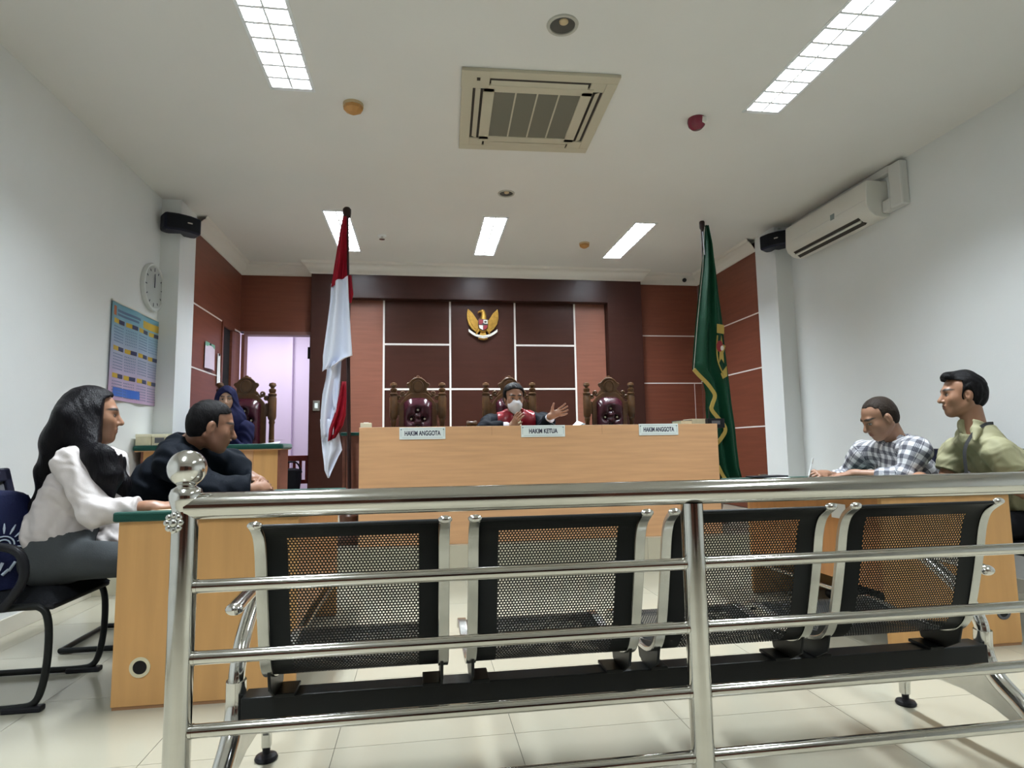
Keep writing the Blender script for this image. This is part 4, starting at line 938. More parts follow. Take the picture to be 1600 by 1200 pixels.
# printed blue bag wedged behind the woman
t = thing('cloth_bag', 'navy blue cloth bag with a white sun print behind the long-haired woman', 'bag', (-1.71, 2.79, 0.45), -0.95)
def bag(u, v):
    a = 2*PI*u; k = 1-0.35*v**3
    return (0.085*k*math.cos(a)-0.05*v, 0.17*k*math.sin(a), 0.36*v)
part('body', MB().grid(bag, 24, 10), 'blue_cloth', t, smooth=60)
part('top_gather', MB().ell((-0.05, 0, 0.355), (0.055, 0.11, 0.03)), 'blue_cloth', t, smooth=60)
pr = MB()
def onbag(y, z):  # a point on the front of the bag
    v = z/0.36; k = 1-0.35*v**3; s = max(-0.98, min(0.98, y/(0.17*k))); return Vector((0.085*k*math.sqrt(1-s*s)-0.05*v+0.004, y, z))
for k in range(9):
    a = math.radians(-10+k*25); c = Vector((0.03, 0.17)); d = Vector((math.cos(a), math.sin(a)))
    p = [c+d*r for r in (0.045, 0.065, 0.085)]; pr.tube([onbag(q.x, q.y) for q in p], [0.002, 0.005, 0.002], 6)
pr.tube([onbag(0.03+0.035*math.cos(a), 0.17+0.035*math.sin(a)) for a in [PI*i/10 for i in range(11)]], 0.003, 6)
pr.tube([onbag(0.03+0.022*math.cos(a), 0.17+0.022*math.sin(a)) for a in [PI*i/10 for i in range(11)]], 0.003, 6)
for k in range(5): pr.tube([onbag(-0.03+0.02*k, 0.06+0.01*math.sin(k*2)), onbag(-0.01+0.02*k, 0.09+0.015*math.cos(k*3))], 0.006, 6)
part('sun_print', pr, 'print_white', t, smooth=60)
# ------------------------------------------------------------------ people: one continuous surface each, grown from a signed distance field
F32 = np.float32
def V(*a): return np.array(a, dtype=np.float64)
def A(px, py, Y): p = at(px, py, Y); return V(p.x, p.y, p.z)
def unit(v): v = np.asarray(v, float); return v/np.linalg.norm(v)
class Field:
    def __init__(s, lo, hi, h):
        s.lo = np.array(lo, float); s.h = h
        s.n = np.ceil((np.array(hi)-s.lo)/h).astype(int)+1
        s.D = np.full(tuple(s.n), 0.08, F32)
    def sl(s, lo, hi):
        a = np.maximum(np.floor((np.array(lo)-s.lo)/s.h).astype(int), 0); b = np.minimum(np.ceil((np.array(hi)-s.lo)/s.h).astype(int)+1, s.n)
        return a, b
    def pts(s, a, b):
        g = [(s.lo[i]+s.h*np.arange(a[i], b[i])).astype(F32) for i in range(3)]
        return g[0][:, None, None], g[1][None, :, None], g[2][None, None, :]
    def op(s, fn, lo, hi, k, sub=False, inter=False, pad=0.03):
        a, b = s.sl(np.array(lo)-pad-k, np.array(hi)+pad+k)
        if np.any(b <= a): return s
        X, Y, Z = s.pts(a, b)
        d = fn(X, Y, Z).astype(F32)
        q = s.D[a[0]:b[0], a[1]:b[1], a[2]:b[2]]
        if sub:
            d = -d
            if k > 0: hh = np.maximum(k-np.abs(q-d), 0)/k; r = np.maximum(q, d)+hh*hh*k/4
            else: r = np.maximum(q, d)
        else:
            if k > 0: hh = np.maximum(k-np.abs(q-d), 0)/k; r = np.minimum(q, d)-hh*hh*k/4
            else: r = np.minimum(q, d)
        s.D[a[0]:b[0], a[1]:b[1], a[2]:b[2]] = r
        return s
    def cap(s, a, b, ra, rb=None, k=0.02, lat=None, sx=1.0, sub=False):
        """tapered capsule, widened sx times along lat"""
        a = np.array(a, float); b = np.array(b, float); rb = ra if rb is None else rb; R = max(ra, rb)*max(1, sx)
        ab = b-a; L2 = max(ab@ab, 1e-9); u = None if lat is None else unit(lat)
        def fn(X, Y, Z):
            x, y, z = X-a[0], Y-a[1], Z-a[2]
            ex, ey, ez = ab
            if u is not None:
                t = (x*u[0]+y*u[1]+z*u[2])*(1/sx-1); x, y, z = x+t*u[0], y+t*u[1], z+t*u[2]
                tt = (ab@u)*(1/sx-1); e = ab+tt*u; ex, ey, ez = e; l2 = e@e
            else: l2 = L2
            h = np.clip((x*ex+y*ey+z*ez)/max(l2, 1e-9), 0, 1)
            return np.sqrt((x-h*ex)**2+(y-h*ey)**2+(z-h*ez)**2)-(ra+(rb-ra)*h)
        return s.op(fn, np.minimum(a, b)-R, np.maximum(a, b)+R, k, sub)
    def ell(s, c, r, B=None, k=0.02, sub=False):
        c = np.array(c, float); B = np.eye(3) if B is None else np.array(B); R = max(r)
        def fn(X, Y, Z):
            x, y, z = X-c[0], Y-c[1], Z-c[2]
            q = [(x*B[i][0]+y*B[i][1]+z*B[i][2])/r[i] for i in range(3)]
            k0 = np.sqrt(q[0]**2+q[1]**2+q[2]**2); k1 = np.sqrt((q[0]/r[0])**2+(q[1]/r[1])**2+(q[2]/r[2])**2)
            return k0*(k0-1)/np.maximum(k1, 1e-6)
        return s.op(fn, c-R, c+R, k, sub)
    def plane(s, p, n, k=0.006):
        """keep only the side of the plane that n points away from"""
        n = unit(n); p = np.array(p, float); X, Y, Z = s.pts((0, 0, 0), s.n)
        d = ((X-p[0])*n[0]+(Y-p[1])*n[1]+(Z-p[2])*n[2]).astype(F32)
        hh = np.maximum(k-np.abs(s.D-d), 0)/k; s.D = np.maximum(s.D, d)+hh*hh*k/4; return s
    def chain(s, pts, rs, k=0.02, **kw):
        for i in range(len(pts)-1): s.cap(pts[i], pts[i+1], rs[i], rs[i+1], k, **kw)
        return s
    def wrinkle(s, amp, f=30, dirv=(0.3, 0.4, 1.0), seed=0):
        X, Y, Z = s.pts((0, 0, 0), s.n); d = unit(dirv)*f
        w = np.sin(X*d[0]+Y*d[1]+Z*d[2]+1.7*np.sin(X*f*0.31+seed)+1.9*np.sin(Y*f*0.37+Z*f*0.21+seed*2))
        w2 = np.sin(X*f*0.9+1.3*np.sin(Z*f*0.5+seed)+Y*f*0.7)
        s.D = (s.D + amp*(w*0.65+w2*0.35)).astype(F32); return s
    def surface(s):
        D = s.D; n = D.shape; ins = D < 0
        c = np.zeros(tuple(k-1 for k in n), np.int8)
        for i in (0, 1):
            for j in (0, 1):
                for k in (0, 1): c += ins[i:n[0]-1+i, j:n[1]-1+j, k:n[2]-1+k]
        act = np.argwhere((c > 0) & (c < 8)); idx = np.full(c.shape, -1, np.int32); idx[act[:, 0], act[:, 1], act[:, 2]] = np.arange(len(act))
        cor = {}
        for i in (0, 1):
            for j in (0, 1):
                for k in (0, 1): cor[(i, j, k)] = D[act[:, 0]+i, act[:, 1]+j, act[:, 2]+k]
        S = np.zeros((len(act), 3)); N = np.zeros(len(act))
        for ax in range(3):
            for u in (0, 1):
                for w in (0, 1):
                    p = [0, 0, 0]; o = [q for q in range(3) if q != ax]; p[o[0]] = u; p[o[1]] = w; a = cor[tuple(p)]; p2 = list(p); p2[ax] = 1; b = cor[tuple(p2)]
                    m = (a < 0) != (b < 0); t = np.where(m, a/np.where(m, a-b, 1), 0)
                    P = np.tile(np.array(p, float), (len(act), 1)); P[:, ax] = t; S[m] += P[m]; N[m] += 1
        vs = s.lo+s.h*(act+S/np.maximum(N, 1)[:, None]); F = []
        for ax in range(3):
            o = [q for q in range(3) if q != ax]
            a = [slice(1, n[q]-1) for q in range(3)]; a[ax] = slice(0, n[ax]-1); b = list(a); b[ax] = slice(1, n[ax])
            A_ = ins[tuple(a)]; B_ = ins[tuple(b)]; e = np.argwhere(A_ != B_); fl = A_[e[:, 0], e[:, 1], e[:, 2]]
            off = np.array([1, 1, 1]); off[ax] = 0; e = e+off
            q = []
            for (u, w) in ((-1, -1), (0, -1), (0, 0), (-1, 0)):
                p = e.copy(); p[:, o[0]] += u; p[:, o[1]] += w; q.append(idx[p[:, 0], p[:, 1], p[:, 2]])
            q = np.stack(q, 1); ok = (q >= 0).all(1); q, fl2 = q[ok], fl[ok]
            if ax == 1: fl2 = ~fl2
            q[~fl2] = q[~fl2][:, ::-1]; F.append(q)
        return vs, np.concatenate(F)

def np_mesh(name, vs, fs, m, col=None, vec=None):
    me = bpy.data.meshes.new(name); me.vertices.add(len(vs)); me.vertices.foreach_set('co', np.asarray(vs, F32).ravel())
    me.loops.add(len(fs)*4); me.loops.foreach_set('vertex_index', np.asarray(fs, np.int32).ravel()); me.polygons.add(len(fs)); me.polygons.foreach_set('loop_start', np.arange(0, len(fs)*4, 4, dtype=np.int32))
    me.update(calc_edges=True); me.validate()
    me.polygons.foreach_set('use_smooth', np.ones(len(me.polygons), bool))
    if col is not None:
        a = me.attributes.new('tint', 'FLOAT_COLOR', 'POINT'); a.data.foreach_set('color', np.concatenate([col, np.ones((len(col), 1))], 1).astype(F32).ravel())
    if vec is not None:
        a = me.attributes.new('weave', 'FLOAT_VECTOR', 'POINT'); a.data.foreach_set('vector', vec.astype(F32).ravel())
    me.materials.append(MATS[m]); return me
def skin_material():
    m, nt, b = nodes_of('skin'); a = nt.nodes.new('ShaderNodeAttribute'); a.attribute_name = 'tint'
    nt.links.new(a.outputs['Color'], b.inputs['Base Color']); b.inputs['Roughness'].default_value = 0.46
    b.inputs['Subsurface Weight'].default_value = 0.0
skin_material()
mat('hair_black', (0.005, 0.0045, 0.005), 0.5, bump=0.4, bscale=90, bstretch=(3, 3, 0.6), spec=0.10)
mat('hair_long', (0.004, 0.0035, 0.005), 0.42, bump=0.35, bscale=60, bstretch=(4, 4, 0.10), spec=0.10)
mat('hair_grey', (0.024, 0.017, 0.013), 0.6, bump=0.5, bscale=90, spec=0.10)
mat('blouse_white', (0.60, 0.55, 0.54), 0.65, bump=0.08, bscale=200)
mat('trouser_grey', (0.060, 0.066, 0.070), 0.8, bump=0.2, bscale=260, spec=0.15)
mat('trouser_black', (0.008, 0.008, 0.010), 0.8, bump=0.2, bscale=260, spec=0.12)
mat('robe_black', (0.006, 0.008, 0.012), 0.7, bump=0.15, bscale=160, spec=0.06)
mat('satin_red', (0.24, 0.005, 0.014), 0.30, bump=0.1, bscale=40)
mat('jabot_cream', (0.62, 0.58, 0.40), 0.7, bump=0.4, bscale=90, bstretch=(3, 1, 0.3))
mat('cuff_white', (0.70, 0.70, 0.80), 0.7)
mat('mask_white', (0.74, 0.76, 0.82), 0.7, bump=0.15, bscale=70, bstretch=(0.5, 0.5, 5))
mat('shirt_olive', (0.30, 0.285, 0.165), 0.7, bump=0.1, bscale=220)
mat('scarf_navy', (0.006, 0.007, 0.034), 0.8, bump=0.1, bscale=120, spec=0.12)
mat('shoe_black', (0.01, 0.01, 0.01), 0.35)
mat('lanyard_black', (0.02, 0.02, 0.022), 0.6)
def plaid_material():
    m, nt, b = nodes_of('shirt_plaid'); L = nt.links.new; N = nt.nodes.new
    b.inputs['Roughness'].default_value = 0.75
    a = N('ShaderNodeAttribute'); a.attribute_name = 'weave'; sp = N('ShaderNodeSeparateXYZ'); L(a.outputs['Vector'], sp.inputs[0])
    def M(op, x, y=None):
        n = N('ShaderNodeMath'); n.operation = op
        for i, q in enumerate((x, y)):
            if q is None: continue
            if isinstance(q, (int, float)): n.inputs[i].default_value = q
            else: L(q, n.inputs[i])
        return n.outputs[0]
    def bands(c, P):
        f = M('FLOORED_MODULO', c, P)
        wide = M('LESS_THAN', f, P*0.50)
        fine = M('LESS_THAN', M('FLOORED_MODULO', c, P/8), P/8*0.45)
        return M('ADD', M('MULTIPLY', wide, 0.30), M('MULTIPLY', M('MULTIPLY', wide, fine), 0.42))
    d = M('ADD', bands(sp.outputs['X'], 0.046), bands(sp.outputs['Y'], 0.054))
    r = N('ShaderNodeValToRGB'); e = r.color_ramp.elements; e[0].color = (0.62, 0.62, 0.64, 1); e[1].position = 1.0; e[1].color = (0.030, 0.032, 0.050, 1); k = r.color_ramp.elements.new(0.45); k.color = (0.22, 0.22, 0.25, 1)
    L(d, r.inputs[0]); L(r.outputs[0], b.inputs['Base Color'])
plaid_material()

def frame(face, up=(0, 0, 1), tilt=0):
    f = unit(face); l = unit(np.cross(up, f)); u = np.cross(f, l)
    return np.array([f, l, u])                     # rows: forward, left, up
class Head:
    def __init__(s, c, face, up=(0, 0, 1), k=1.0): s.c = np.array(c, float); s.B = frame(face, up); s.k = k
    def p(s, f, l, u): return s.c+s.k*(f*s.B[0]+l*s.B[1]+u*s.B[2])
    def loc(s, v): return ((np.asarray(v)-s.c)@s.B.T)/s.k
def add_head(F, H, female=False, jaw=1.0, nose=1.0):
    k = H.k; E = lambda f, l, u, r, kk=0.015, sub=False: F.ell(H.p(f, l, u), [q*k for q in r], H.B, kk, sub)
    C = lambda a, b, ra, rb, kk=0.012, **kw: F.cap(H.p(*a), H.p(*b), ra*k, rb*k, kk, **kw)
    E(-0.012, 0, 0.034, (0.098, 0.077, 0.086))                       # skull
    E(0.030, 0, -0.030, (0.060, 0.060, 0.082), 0.03)                  # face block
    E(0.048, 0, -0.066, (0.042, 0.045*jaw, 0.045), 0.03)              # muzzle
    for s in (-1, 1):
        C((-0.012, s*0.056*jaw, -0.045), (0.058, s*0.020*jaw, -0.098), 0.020, 0.017, 0.025)
        E(0.055, s*0.040, -0.022, (0.026, 0.022, 0.026), 0.03)        # cheek
        E(-0.008, s*0.079, -0.008, (0.019, 0.010, 0.032), 0.008)      # ear
        E(0.004, s*0.088, -0.006, (0.008, 0.007, 0.016), 0.006, True)
    E(0.066, 0, -0.101, (0.018, 0.020, 0.017), 0.02)                  # chin
    C((0.078, -0.034, 0.024), (0.078, 0.034, 0.024), 0.014, 0.014, 0.02)  # brow
    for s in (-1, 1): E(0.098, s*0.031, 0.004, (0.020, 0.017, 0.012), 0.012, True)   # eye sockets
    for s in (-1, 1): E(0.0745, s*0.031, 0.003, (0.0135, 0.0145, 0.0115), 0.004)     # eyes
    C((0.088, 0, 0.010), (0.103+0.006*nose, 0, -0.030), 0.008, 0.0125*nose, 0.012)   # nose
    for s in (-1, 1): E(0.094, s*0.012*nose, -0.034, (0.011, 0.009, 0.008), 0.006)
    C((0.088, -0.017, -0.060), (0.088, 0.017, -0.060), 0.0075, 0.0075, 0.008); C((0.087, -0.015, -0.070), (0.087, 0.015, -0.070), 0.008, 0.008, 0.007)  # lips
    E(0.098, 0, -0.065, (0.012, 0.024, 0.0018), 0.002, True)
def head_tint(v, H, skin, lips=None, brow=(0.02, 0.015, 0.012), col=None):
    q = H.loc(v); n = len(v); skin = np.array(skin)
    if col is None: col = np.tile(skin, (n, 1))
    def mix(w, c):
        w = np.clip(w, 0, 1)[:, None]; col[:] = col*(1-w)+np.array(c)*w
    near = (np.abs(q) < 0.16).all(1)
    lips = skin*np.array([0.72, 0.52, 0.55]) if lips is None else lips
    d = np.sqrt(((q[:, 0]-0.093)/0.02)**2+(q[:, 1]/0.024)**2+((q[:, 2]+0.065)/0.0135)**2); mix((1.15-d)*3*near, lips)
    for s in (-1, 1):
        d = np.sqrt(((q[:, 1]-s*0.033)/0.026)**2+((q[:, 2]-0.028-0.004*np.cos((q[:, 1]-s*0.033)*60))/0.0065)**2); mix((1.2-d)*3*near*(q[:, 0] > 0.05), brow)
        d = np.sqrt(((q[:, 1]-s*0.031)/0.016)**2+((q[:, 2]-0.003)/0.0085)**2); mix((1.1-d)*4*near*(q[:, 0] > 0.062), (0.05, 0.035, 0.03))
        d2 = np.sqrt(((q[:, 1]-s*0.031)/0.0135)**2+((q[:, 2]-0.002)/0.0055)**2); mix((1.05-d2)*5*near*(q[:, 0] > 0.068), (0.42, 0.38, 0.36))
        d3 = np.sqrt(((q[:, 1]-s*0.031)/0.0062)**2+((q[:, 2]-0.003)/0.0062)**2); mix((1.2-d3)*5*near*(q[:, 0] > 0.068), (0.012, 0.008, 0.006))
    return col
def add_hand(F, w, d, n, side, curl=(0.3, 0.3, 0.3), spread=0.10, thumb=(0.5, 0.3), k=1.0, r0=0.0082):
    """w wrist, d finger direction, n back-of-hand normal, side +1: thumb towards cross(d, n)"""
    d = unit(d); n = unit(n-d*(np.array(n)@d)); l = np.cross(d, n)*side
    c = lambda a, b, e=0.0: w+k*(a*d+b*l+e*n)
    F.cap(w-0.02*d, c(0.02, 0), 0.020*k, 0.017*k, 0.02, lat=l, sx=1.35)
    F.cap(c(0.02, 0), c(0.078, 0.0), 0.0135*k, 0.0125*k, 0.012, lat=l, sx=2.5)
    names = [(0.030, 0.070, 1.5), (0.010, 0.078, 0.5), (-0.010, 0.072, -0.5), (-0.029, 0.056, -1.5)]
    for i, (b, L, sp) in enumerate(names):
        p = c(0.078, b, 0.001); a = spread*sp; dd = unit(d*math.cos(a)+l*math.sin(a)); ang = 0
        for j, (fr, cu) in enumerate(zip((0.45, 0.30, 0.25), curl)):
            ang += cu*(1+0.08*i); v = dd*math.cos(ang)-n*math.sin(ang); q = p+v*L*fr*k
            F.cap(p, q, (r0-0.0007*j)*k, (r0-0.0007*(j+1))*k, 0.004); p = q
    p = c(0.018, 0.026, -0.004); a, b = thumb
    v = unit(d*math.cos(a)+l*math.sin(a)-n*0.25); q = p+v*0.038*k; F.cap(p, q, 0.0125*k, 0.010*k, 0.012)
    v2 = unit(d*math.cos(a-b)+l*math.sin(a-b)-n*0.3); F.cap(q, q+v2*0.034*k, 0.0098*k, 0.0078*k, 0.006)
def torso(F, J, g=0.0, k=0.05):
    lat = unit(J['SL']-J['SR']); pe, ch, nk = J['P'], J['C'], J['N']; wa = pe*0.5+ch*0.5; z = J.get('slim', 0.0); g0 = g; g = g-z
    F.cap(pe, wa, 0.105+g, 0.098+g, k, lat=lat, sx=1.42); F.cap(wa, ch, 0.098+g, 0.108+g, k, lat=lat, sx=1.45)
    up = nk*0.72+ch*0.28
    F.cap(ch, up, 0.108+g, 0.070+g, k, lat=lat, sx=1.5)
    for s in ('SL', 'SR'):
        F.cap(nk-unit(nk-ch)*0.03, J[s], 0.046+g0, 0.050+g0-z*0.4, k); F.cap(J[s], J[s]*0.75+J['E'+s[1]]*0.25, 0.056+g0-z*0.4, 0.052+g0-z*0.4, k*0.7)
def arms(F, J, g=0.0, which='LR', fore=True, k=0.02, flare=0.0, r=(0.050, 0.040, 0.028)):
    for s in which:
        F.cap(J['S'+s], J['E'+s], r[0]+g, r[1]+g+flare*0.4, k)
        if fore: F.cap(J['E'+s], J['W'+s], r[1]+g+flare*0.4, r[2]+g+flare, k)
def legs(F, J, g=0.0, k=0.03, foot=True):
    lat = unit(J['SL']-J['SR']); F.cap(J['P']-lat*0.05, J['P']+lat*0.05, 0.115+g, 0.115+g, k)
    for s in 'LR':
        F.cap(J['H'+s], J['K'+s], 0.082+g, 0.058+g, k); F.cap(J['K'+s], J['A'+s], 0.055+g, 0.038+g, k)
def neck(F, J, H, r=0.054):
    F.cap(J['N']-0.02*unit(J['N']-J['C']), H.p(-0.030, 0, -0.050), r+0.006, r, 0.03)
def seated_legs(J, fwd, hipdrop=0.0, kz=0.53, stride=0.42, gap=0.10, foot=0.42, az=0.09):
    lat = unit(J['SL']-J['SR']); lat[2] = 0; lat = unit(lat); f = unit(fwd)
    for s, q in (('L', 1), ('R', -1)):
        J['H'+s] = J['P']+lat*q*0.085; kk = J['H'+s]+f*stride+lat*q*gap*0.3; kk[2] = kz; J['K'+s] = kk
        a = J['P']+f*foot+lat*q*(0.085+gap*0.3); a[2] = az; J['A'+s] = a
def body(name, label, J, H, skin, lo, hi, h, hands=(), headkw={}, group=None):
    base = (J['P'][0], J['P'][1], J.get('floor', 0.0))
    t = thing('person', label, 'person', base, 0, group)
    F = Field(lo, hi, h)
    torso(F, J, -0.012); arms(F, J, -0.004); legs(F, J, -0.012); neck(F, J, H); add_head(F, H, **headkw)
    for s in 'LR':
        f = unit(J['fwd']); F.cap(J['A'+s]-V(0, 0, 0.03), J['A'+s]+f*0.13-V(0, 0, 0.055), 0.034, 0.026, 0.02)
    for a in hands: add_hand(F, **a)
    v, f = F.surface(); col = head_tint(v, H, skin)
    o = link('body', np_mesh('body', v, f, 'skin', col), t, True); return t
def garment(nm, F, m, t, vec=None, label=None):
    v, f = F.surface(); o = link(nm, np_mesh(nm, v, f, m, None, None if vec is None else vec(v)), t, True)
    if label: o['label'] = label
    return o
def shoes(J, t):
    f = unit(J['fwd'])
    for s in 'LR':
        a = J['A'+s]; F = Field(np.minimum(a, a+f*0.2)-0.1, np.maximum(a, a+f*0.2)+V(0.1, 0.1, 0.06), 0.006)
        z = J.get('floor', 0.0)
        F.cap(V(a[0], a[1], z+0.045)-f*0.05, V(a[0], a[1], z+0.038)+f*0.17, 0.045, 0.036, 0.01); F.cap(V(a[0], a[1], z+0.05), V(a[0], a[1], z+0.09), 0.042, 0.045, 0.02); F.plane((0, 0, z+0.002), (0, 0, -1))
        garment('shoe', F, 'shoe_black', t)
def trousers(J, t, m, lo, hi, waist, h=0.008, wr=0.003):
    F = Field(lo, hi, h); legs(F, J, 0.006); lat = unit(J['SL']-J['SR']); F.cap(J['P'], J['P']*0.6+J['C']*0.4, 0.112, 0.108, 0.04, lat=lat, sx=1.4); F.wrinkle(wr, 75, (0.6, 0.3, 0.7), 3)
    F.plane((0, 0, waist), (0, 0, 1)); garment('trousers', F, m, t)
def short_hair(t, H, m, hair=(0.062, 0.040), h=0.0045, front=0.060, thick=0.009, back=-0.055, side=0.0, bald=0.0, wr=0.0015, quiff=0.0, temple=0.0):
    """cap of hair following the skull, cut along a hairline"""
    F = Field(H.c-0.16, H.c+0.17, h); k = H.k
    F.ell(H.p(-0.014, 0, 0.036), [q*k for q in (0.098+thick, 0.077+thick*0.8, 0.086+thick)], H.B, 0.0)
    F.ell(H.p(-0.040, 0, -0.012), [q*k for q in (0.066+thick, 0.066+thick*0.6, 0.075)], H.B, 0.03)
    if quiff: F.cap(H.p(0.055, -0.045, 0.098), H.p(0.070, 0.035, 0.100), (0.020+quiff)*k, (0.016+quiff)*k, 0.03); F.cap(H.p(-0.02, 0, 0.10), H.p(0.06, 0, 0.10), 0.035*k, 0.026*k, 0.03)
    if wr: F.wrinkle(wr, 160, (0.7, 0.7, 0.3), 1)
    # cut away the face: forehead line, then the temples in front of the ears, then the nape
    F.op(lambda X, Y, Z: _half(X, Y, Z, H, front, temple), H.c-0.3, H.c+0.3, 0.006, sub=True)
    F.plane(H.p(0, 0, back), -H.B[2]+0.35*H.B[0])
    for s in (-1, 1): F.ell(H.p(-0.004, s*0.088, -0.012), [q*k for q in (0.026, 0.03, 0.036)], H.B, 0.006, True)
    if side:
        for q in (-1, 1): F.ell(H.p(0.085, q*0.052, 0.085), [w_*k for w_ in (0.05, 0.030, 0.04)], H.B, 0.012, True)
    if bald: F.ell(H.p(0.035, 0, 0.125), [q*k for q in (0.075, bald, 0.05)], H.B, 0.01, True)
    return garment('hair', F, m, t)
def _half(X, Y, Z, H, front, temple):
    x, y, z = X-H.c[0], Y-H.c[1], Z-H.c[2]; B = H.B; k = H.k
    f = (x*B[0][0]+y*B[0][1]+z*B[0][2])/k; l = (x*B[1][0]+y*B[1][1]+z*B[1][2])/k; u = (x*B[2][0]+y*B[2][1]+z*B[2][2])/k
    d1 = np.minimum(f-0.020-temple-0.18*np.maximum(0.02-u, -0.03)*(temple < 0.02), (front+0.02*np.cos(l*25))-u)          # face region below the hairline
    return -d1*k

SK_TAN = (0.30, 0.150, 0.088); SK_BROWN = (0.215, 0.102, 0.058); SK_FAIR = (0.36, 0.205, 0.135); SK_MED = (0.29, 0.150, 0.092)
# ------------------------------------------------------------------ long-haired woman (faces +X)
J = dict(P=V(-1.53, 2.93, 0.54), C=V(-1.475, 2.93, 0.83), N=V(-1.44, 2.935, 1.00), SR=A(112, 724, 2.77), SL=V(-1.42, 3.09, 0.935), fwd=V(1, 0, 0), slim=0.022)
J['ER'] = A(150, 800, 2.70); J['WR'] = A(238, 792, 2.70); J['EL'] = V(-1.42, 3.13, 0.69); J['WL'] = A(170, 845, 2.95)
seated_legs(J, (1, 0.02, 0), kz=0.53, stride=0.44, foot=0.50, gap=0.0)
H = Head(A(146, 650, 2.93), (0.93, 0.34, -0.02), k=0.97)
lo, hi = V(-1.80, 2.55, 0.0), V(-0.86, 3.25, 1.32)
wom = body('person', 'seated woman with long black hair in a white blouse and grey trousers', J, H, SK_TAN, lo, hi, 0.0045,
           hands=[dict(w=J['WR'], d=A(300, 786, 2.74)-J['WR'], n=V(0, -0.3, 1), side=-1, curl=(0.25, 0.3, 0.25)), dict(w=J['WL'], d=V(0.9, -0.1, -0.25), n=V(0.1, -0.4, 1), side=1, curl=(0.4, 0.4, 0.3))], headkw=dict(jaw=0.92, nose=1.0))
F = Field(lo, hi-V(0, 0, 0.25), 0.0055)
torso(F, J, 0.014, 0.05)
F.cap(J['P']+V(-0.035, 0, 0.11), J['P']+V(0.0, 0, 0.20), 0.112, 0.100, 0.05, lat=V(0, 1, 0), sx=1.35)
arms(F, J, 0.016, which='R', fore=False); arms(F, J, 0.014, which='L')
cu = J['ER']+(J['WR']-J['ER'])*0.72
F.cap(J['ER'], cu, 0.056, 0.042, 0.03); F.cap(J['ER']+(J['WR']-J['ER'])*0.55, cu, 0.043, 0.046, 0.012)
F.wrinkle(0.0045, 85, (0.75, 0.2, 0.6), 5); F.wrinkle(0.0016, 170, (0.5, 0.3, 0.8), 2)
F.plane((0, 0, 0.628), (0.10, 0, -1)); d = unit(J['WR']-J['ER']); 
F.op(lambda X, Y, Z: -np.minimum((X-cu[0])*d[0]+(Y-cu[1])*d[1]+(Z-cu[2])*d[2]-0.012, 0.1+0*X), cu-V(0.02, 0.1, 0.1), cu+V(0.25, 0.1, 0.1), 0.004, sub=True)
F.ell(J['N']+V(0.03, 0, 0.05), (0.075, 0.075, 0.06), None, 0.015, True)
garment('blouse', F, 'blouse_white', wom)
trousers(J, wom, 'trouser_grey', V(-1.82, 2.6, 0.03), V(-0.9, 3.25, 0.75), 0.66, wr=0.0012)
shoes(J, wom)
# hair: cap, curtain down the back, strands over the shoulder
F = Field(V(-1.86, 2.66, 0.60), V(-1.20, 3.22, 1.33), 0.0055); k = H.k
F.ell(H.p(-0.018, 0, 0.040), (0.110, 0.092, 0.097), H.B, 0)
F.ell(H.p(-0.05, 0, -0.04), (0.085, 0.092, 0.11), H.B, 0.03)
bk = [H.p(-0.05, 0, -0.01), A(108, 690, 2.93), A(88, 735, 2.93), A(72, 790, 2.93), A(60, 845, 2.93)]
F.chain(bk, [0.080, 0.072, 0.050, 0.036, 0.020], 0.05, lat=V(0, 1, 0), sx=1.9)
fr = [H.p(0.005, -0.070, 0.01), H.p(0.01, -0.078, -0.08), A(158, 715, 2.77), A(168, 745, 2.745), A(176, 778, 2.74)]
F.chain(fr, [0.040, 0.046, 0.050, 0.036, 0.008], 0.05, lat=V(1, 0, 0), sx=1.25)
F.cap(A(128, 672, 2.84), A(142, 705, 2.80), 0.055, 0.04, 0.05)
fl = [H.p(-0.01, 0.075, -0.01), H.p(-0.01, 0.08, -0.09), A(172, 720, 3.0), A(188, 755, 2.98), A(198, 780, 2.97)]
F.chain(fl, [0.040, 0.040, 0.040, 0.026, 0.008], 0.05, lat=V(1, 0, 0), sx=1.2)
F.wrinkle(0.0012, 150, (0.85, 0.5, 0.08), 4)
F.op(lambda X, Y, Z: _half(X, Y, Z, H, 0.074, 0.024), H.c-0.13, H.c+0.14, 0.012, sub=True)
garment('hair', F, 'hair_long', wom)

# ------------------------------------------------------------------ robed man leaning over the desk (faces +X)
J = dict(P=V(-1.50, 3.55, 0.53), C=V(-1.31, 3.48, 0.82), N=A(293, 693, 3.42), SR=A(272, 722, 3.26), SL=V(-1.07, 3.66, 0.90), fwd=V(1, 0, 0))
J['ER'] = A(335, 768, 3.14); J['WR'] = A(398, 764, 3.24); J['EL'] = V(-0.90, 3.62, 0.80); J['WL'] = A(402, 757, 3.40)
seated_legs(J, (1, 0, 0), kz=0.55, stride=0.46, foot=0.5, gap=0.0)
H = Head(A(331, 666, 3.36), (0.90, 0.36, -0.22), (0.1, 0.0, 1), k=1.06)
lo, hi = V(-1.72, 3.02, 0.0), V(-0.62, 3.80, 1.32)
rob = body('person', 'man in a black robe leaning on the desk with clasped hands', J, H, SK_BROWN, lo, hi, 0.0045,
           hands=[dict(w=J['WR'], d=A(424, 757, 3.32)-J['WR'], n=V(0.1, -0.8, 0.5), side=-1, curl=(0.5, 0.7, 0.5), thumb=(0.5, 0.2)), dict(w=J['WL'], d=A(418, 752, 3.30)-J['WL'], n=V(0.3, 0.6, 0.7), side=1, curl=(0.6, 0.7, 0.5), thumb=(0.4, 0.2))], headkw=dict(jaw=1.08, nose=1.12))
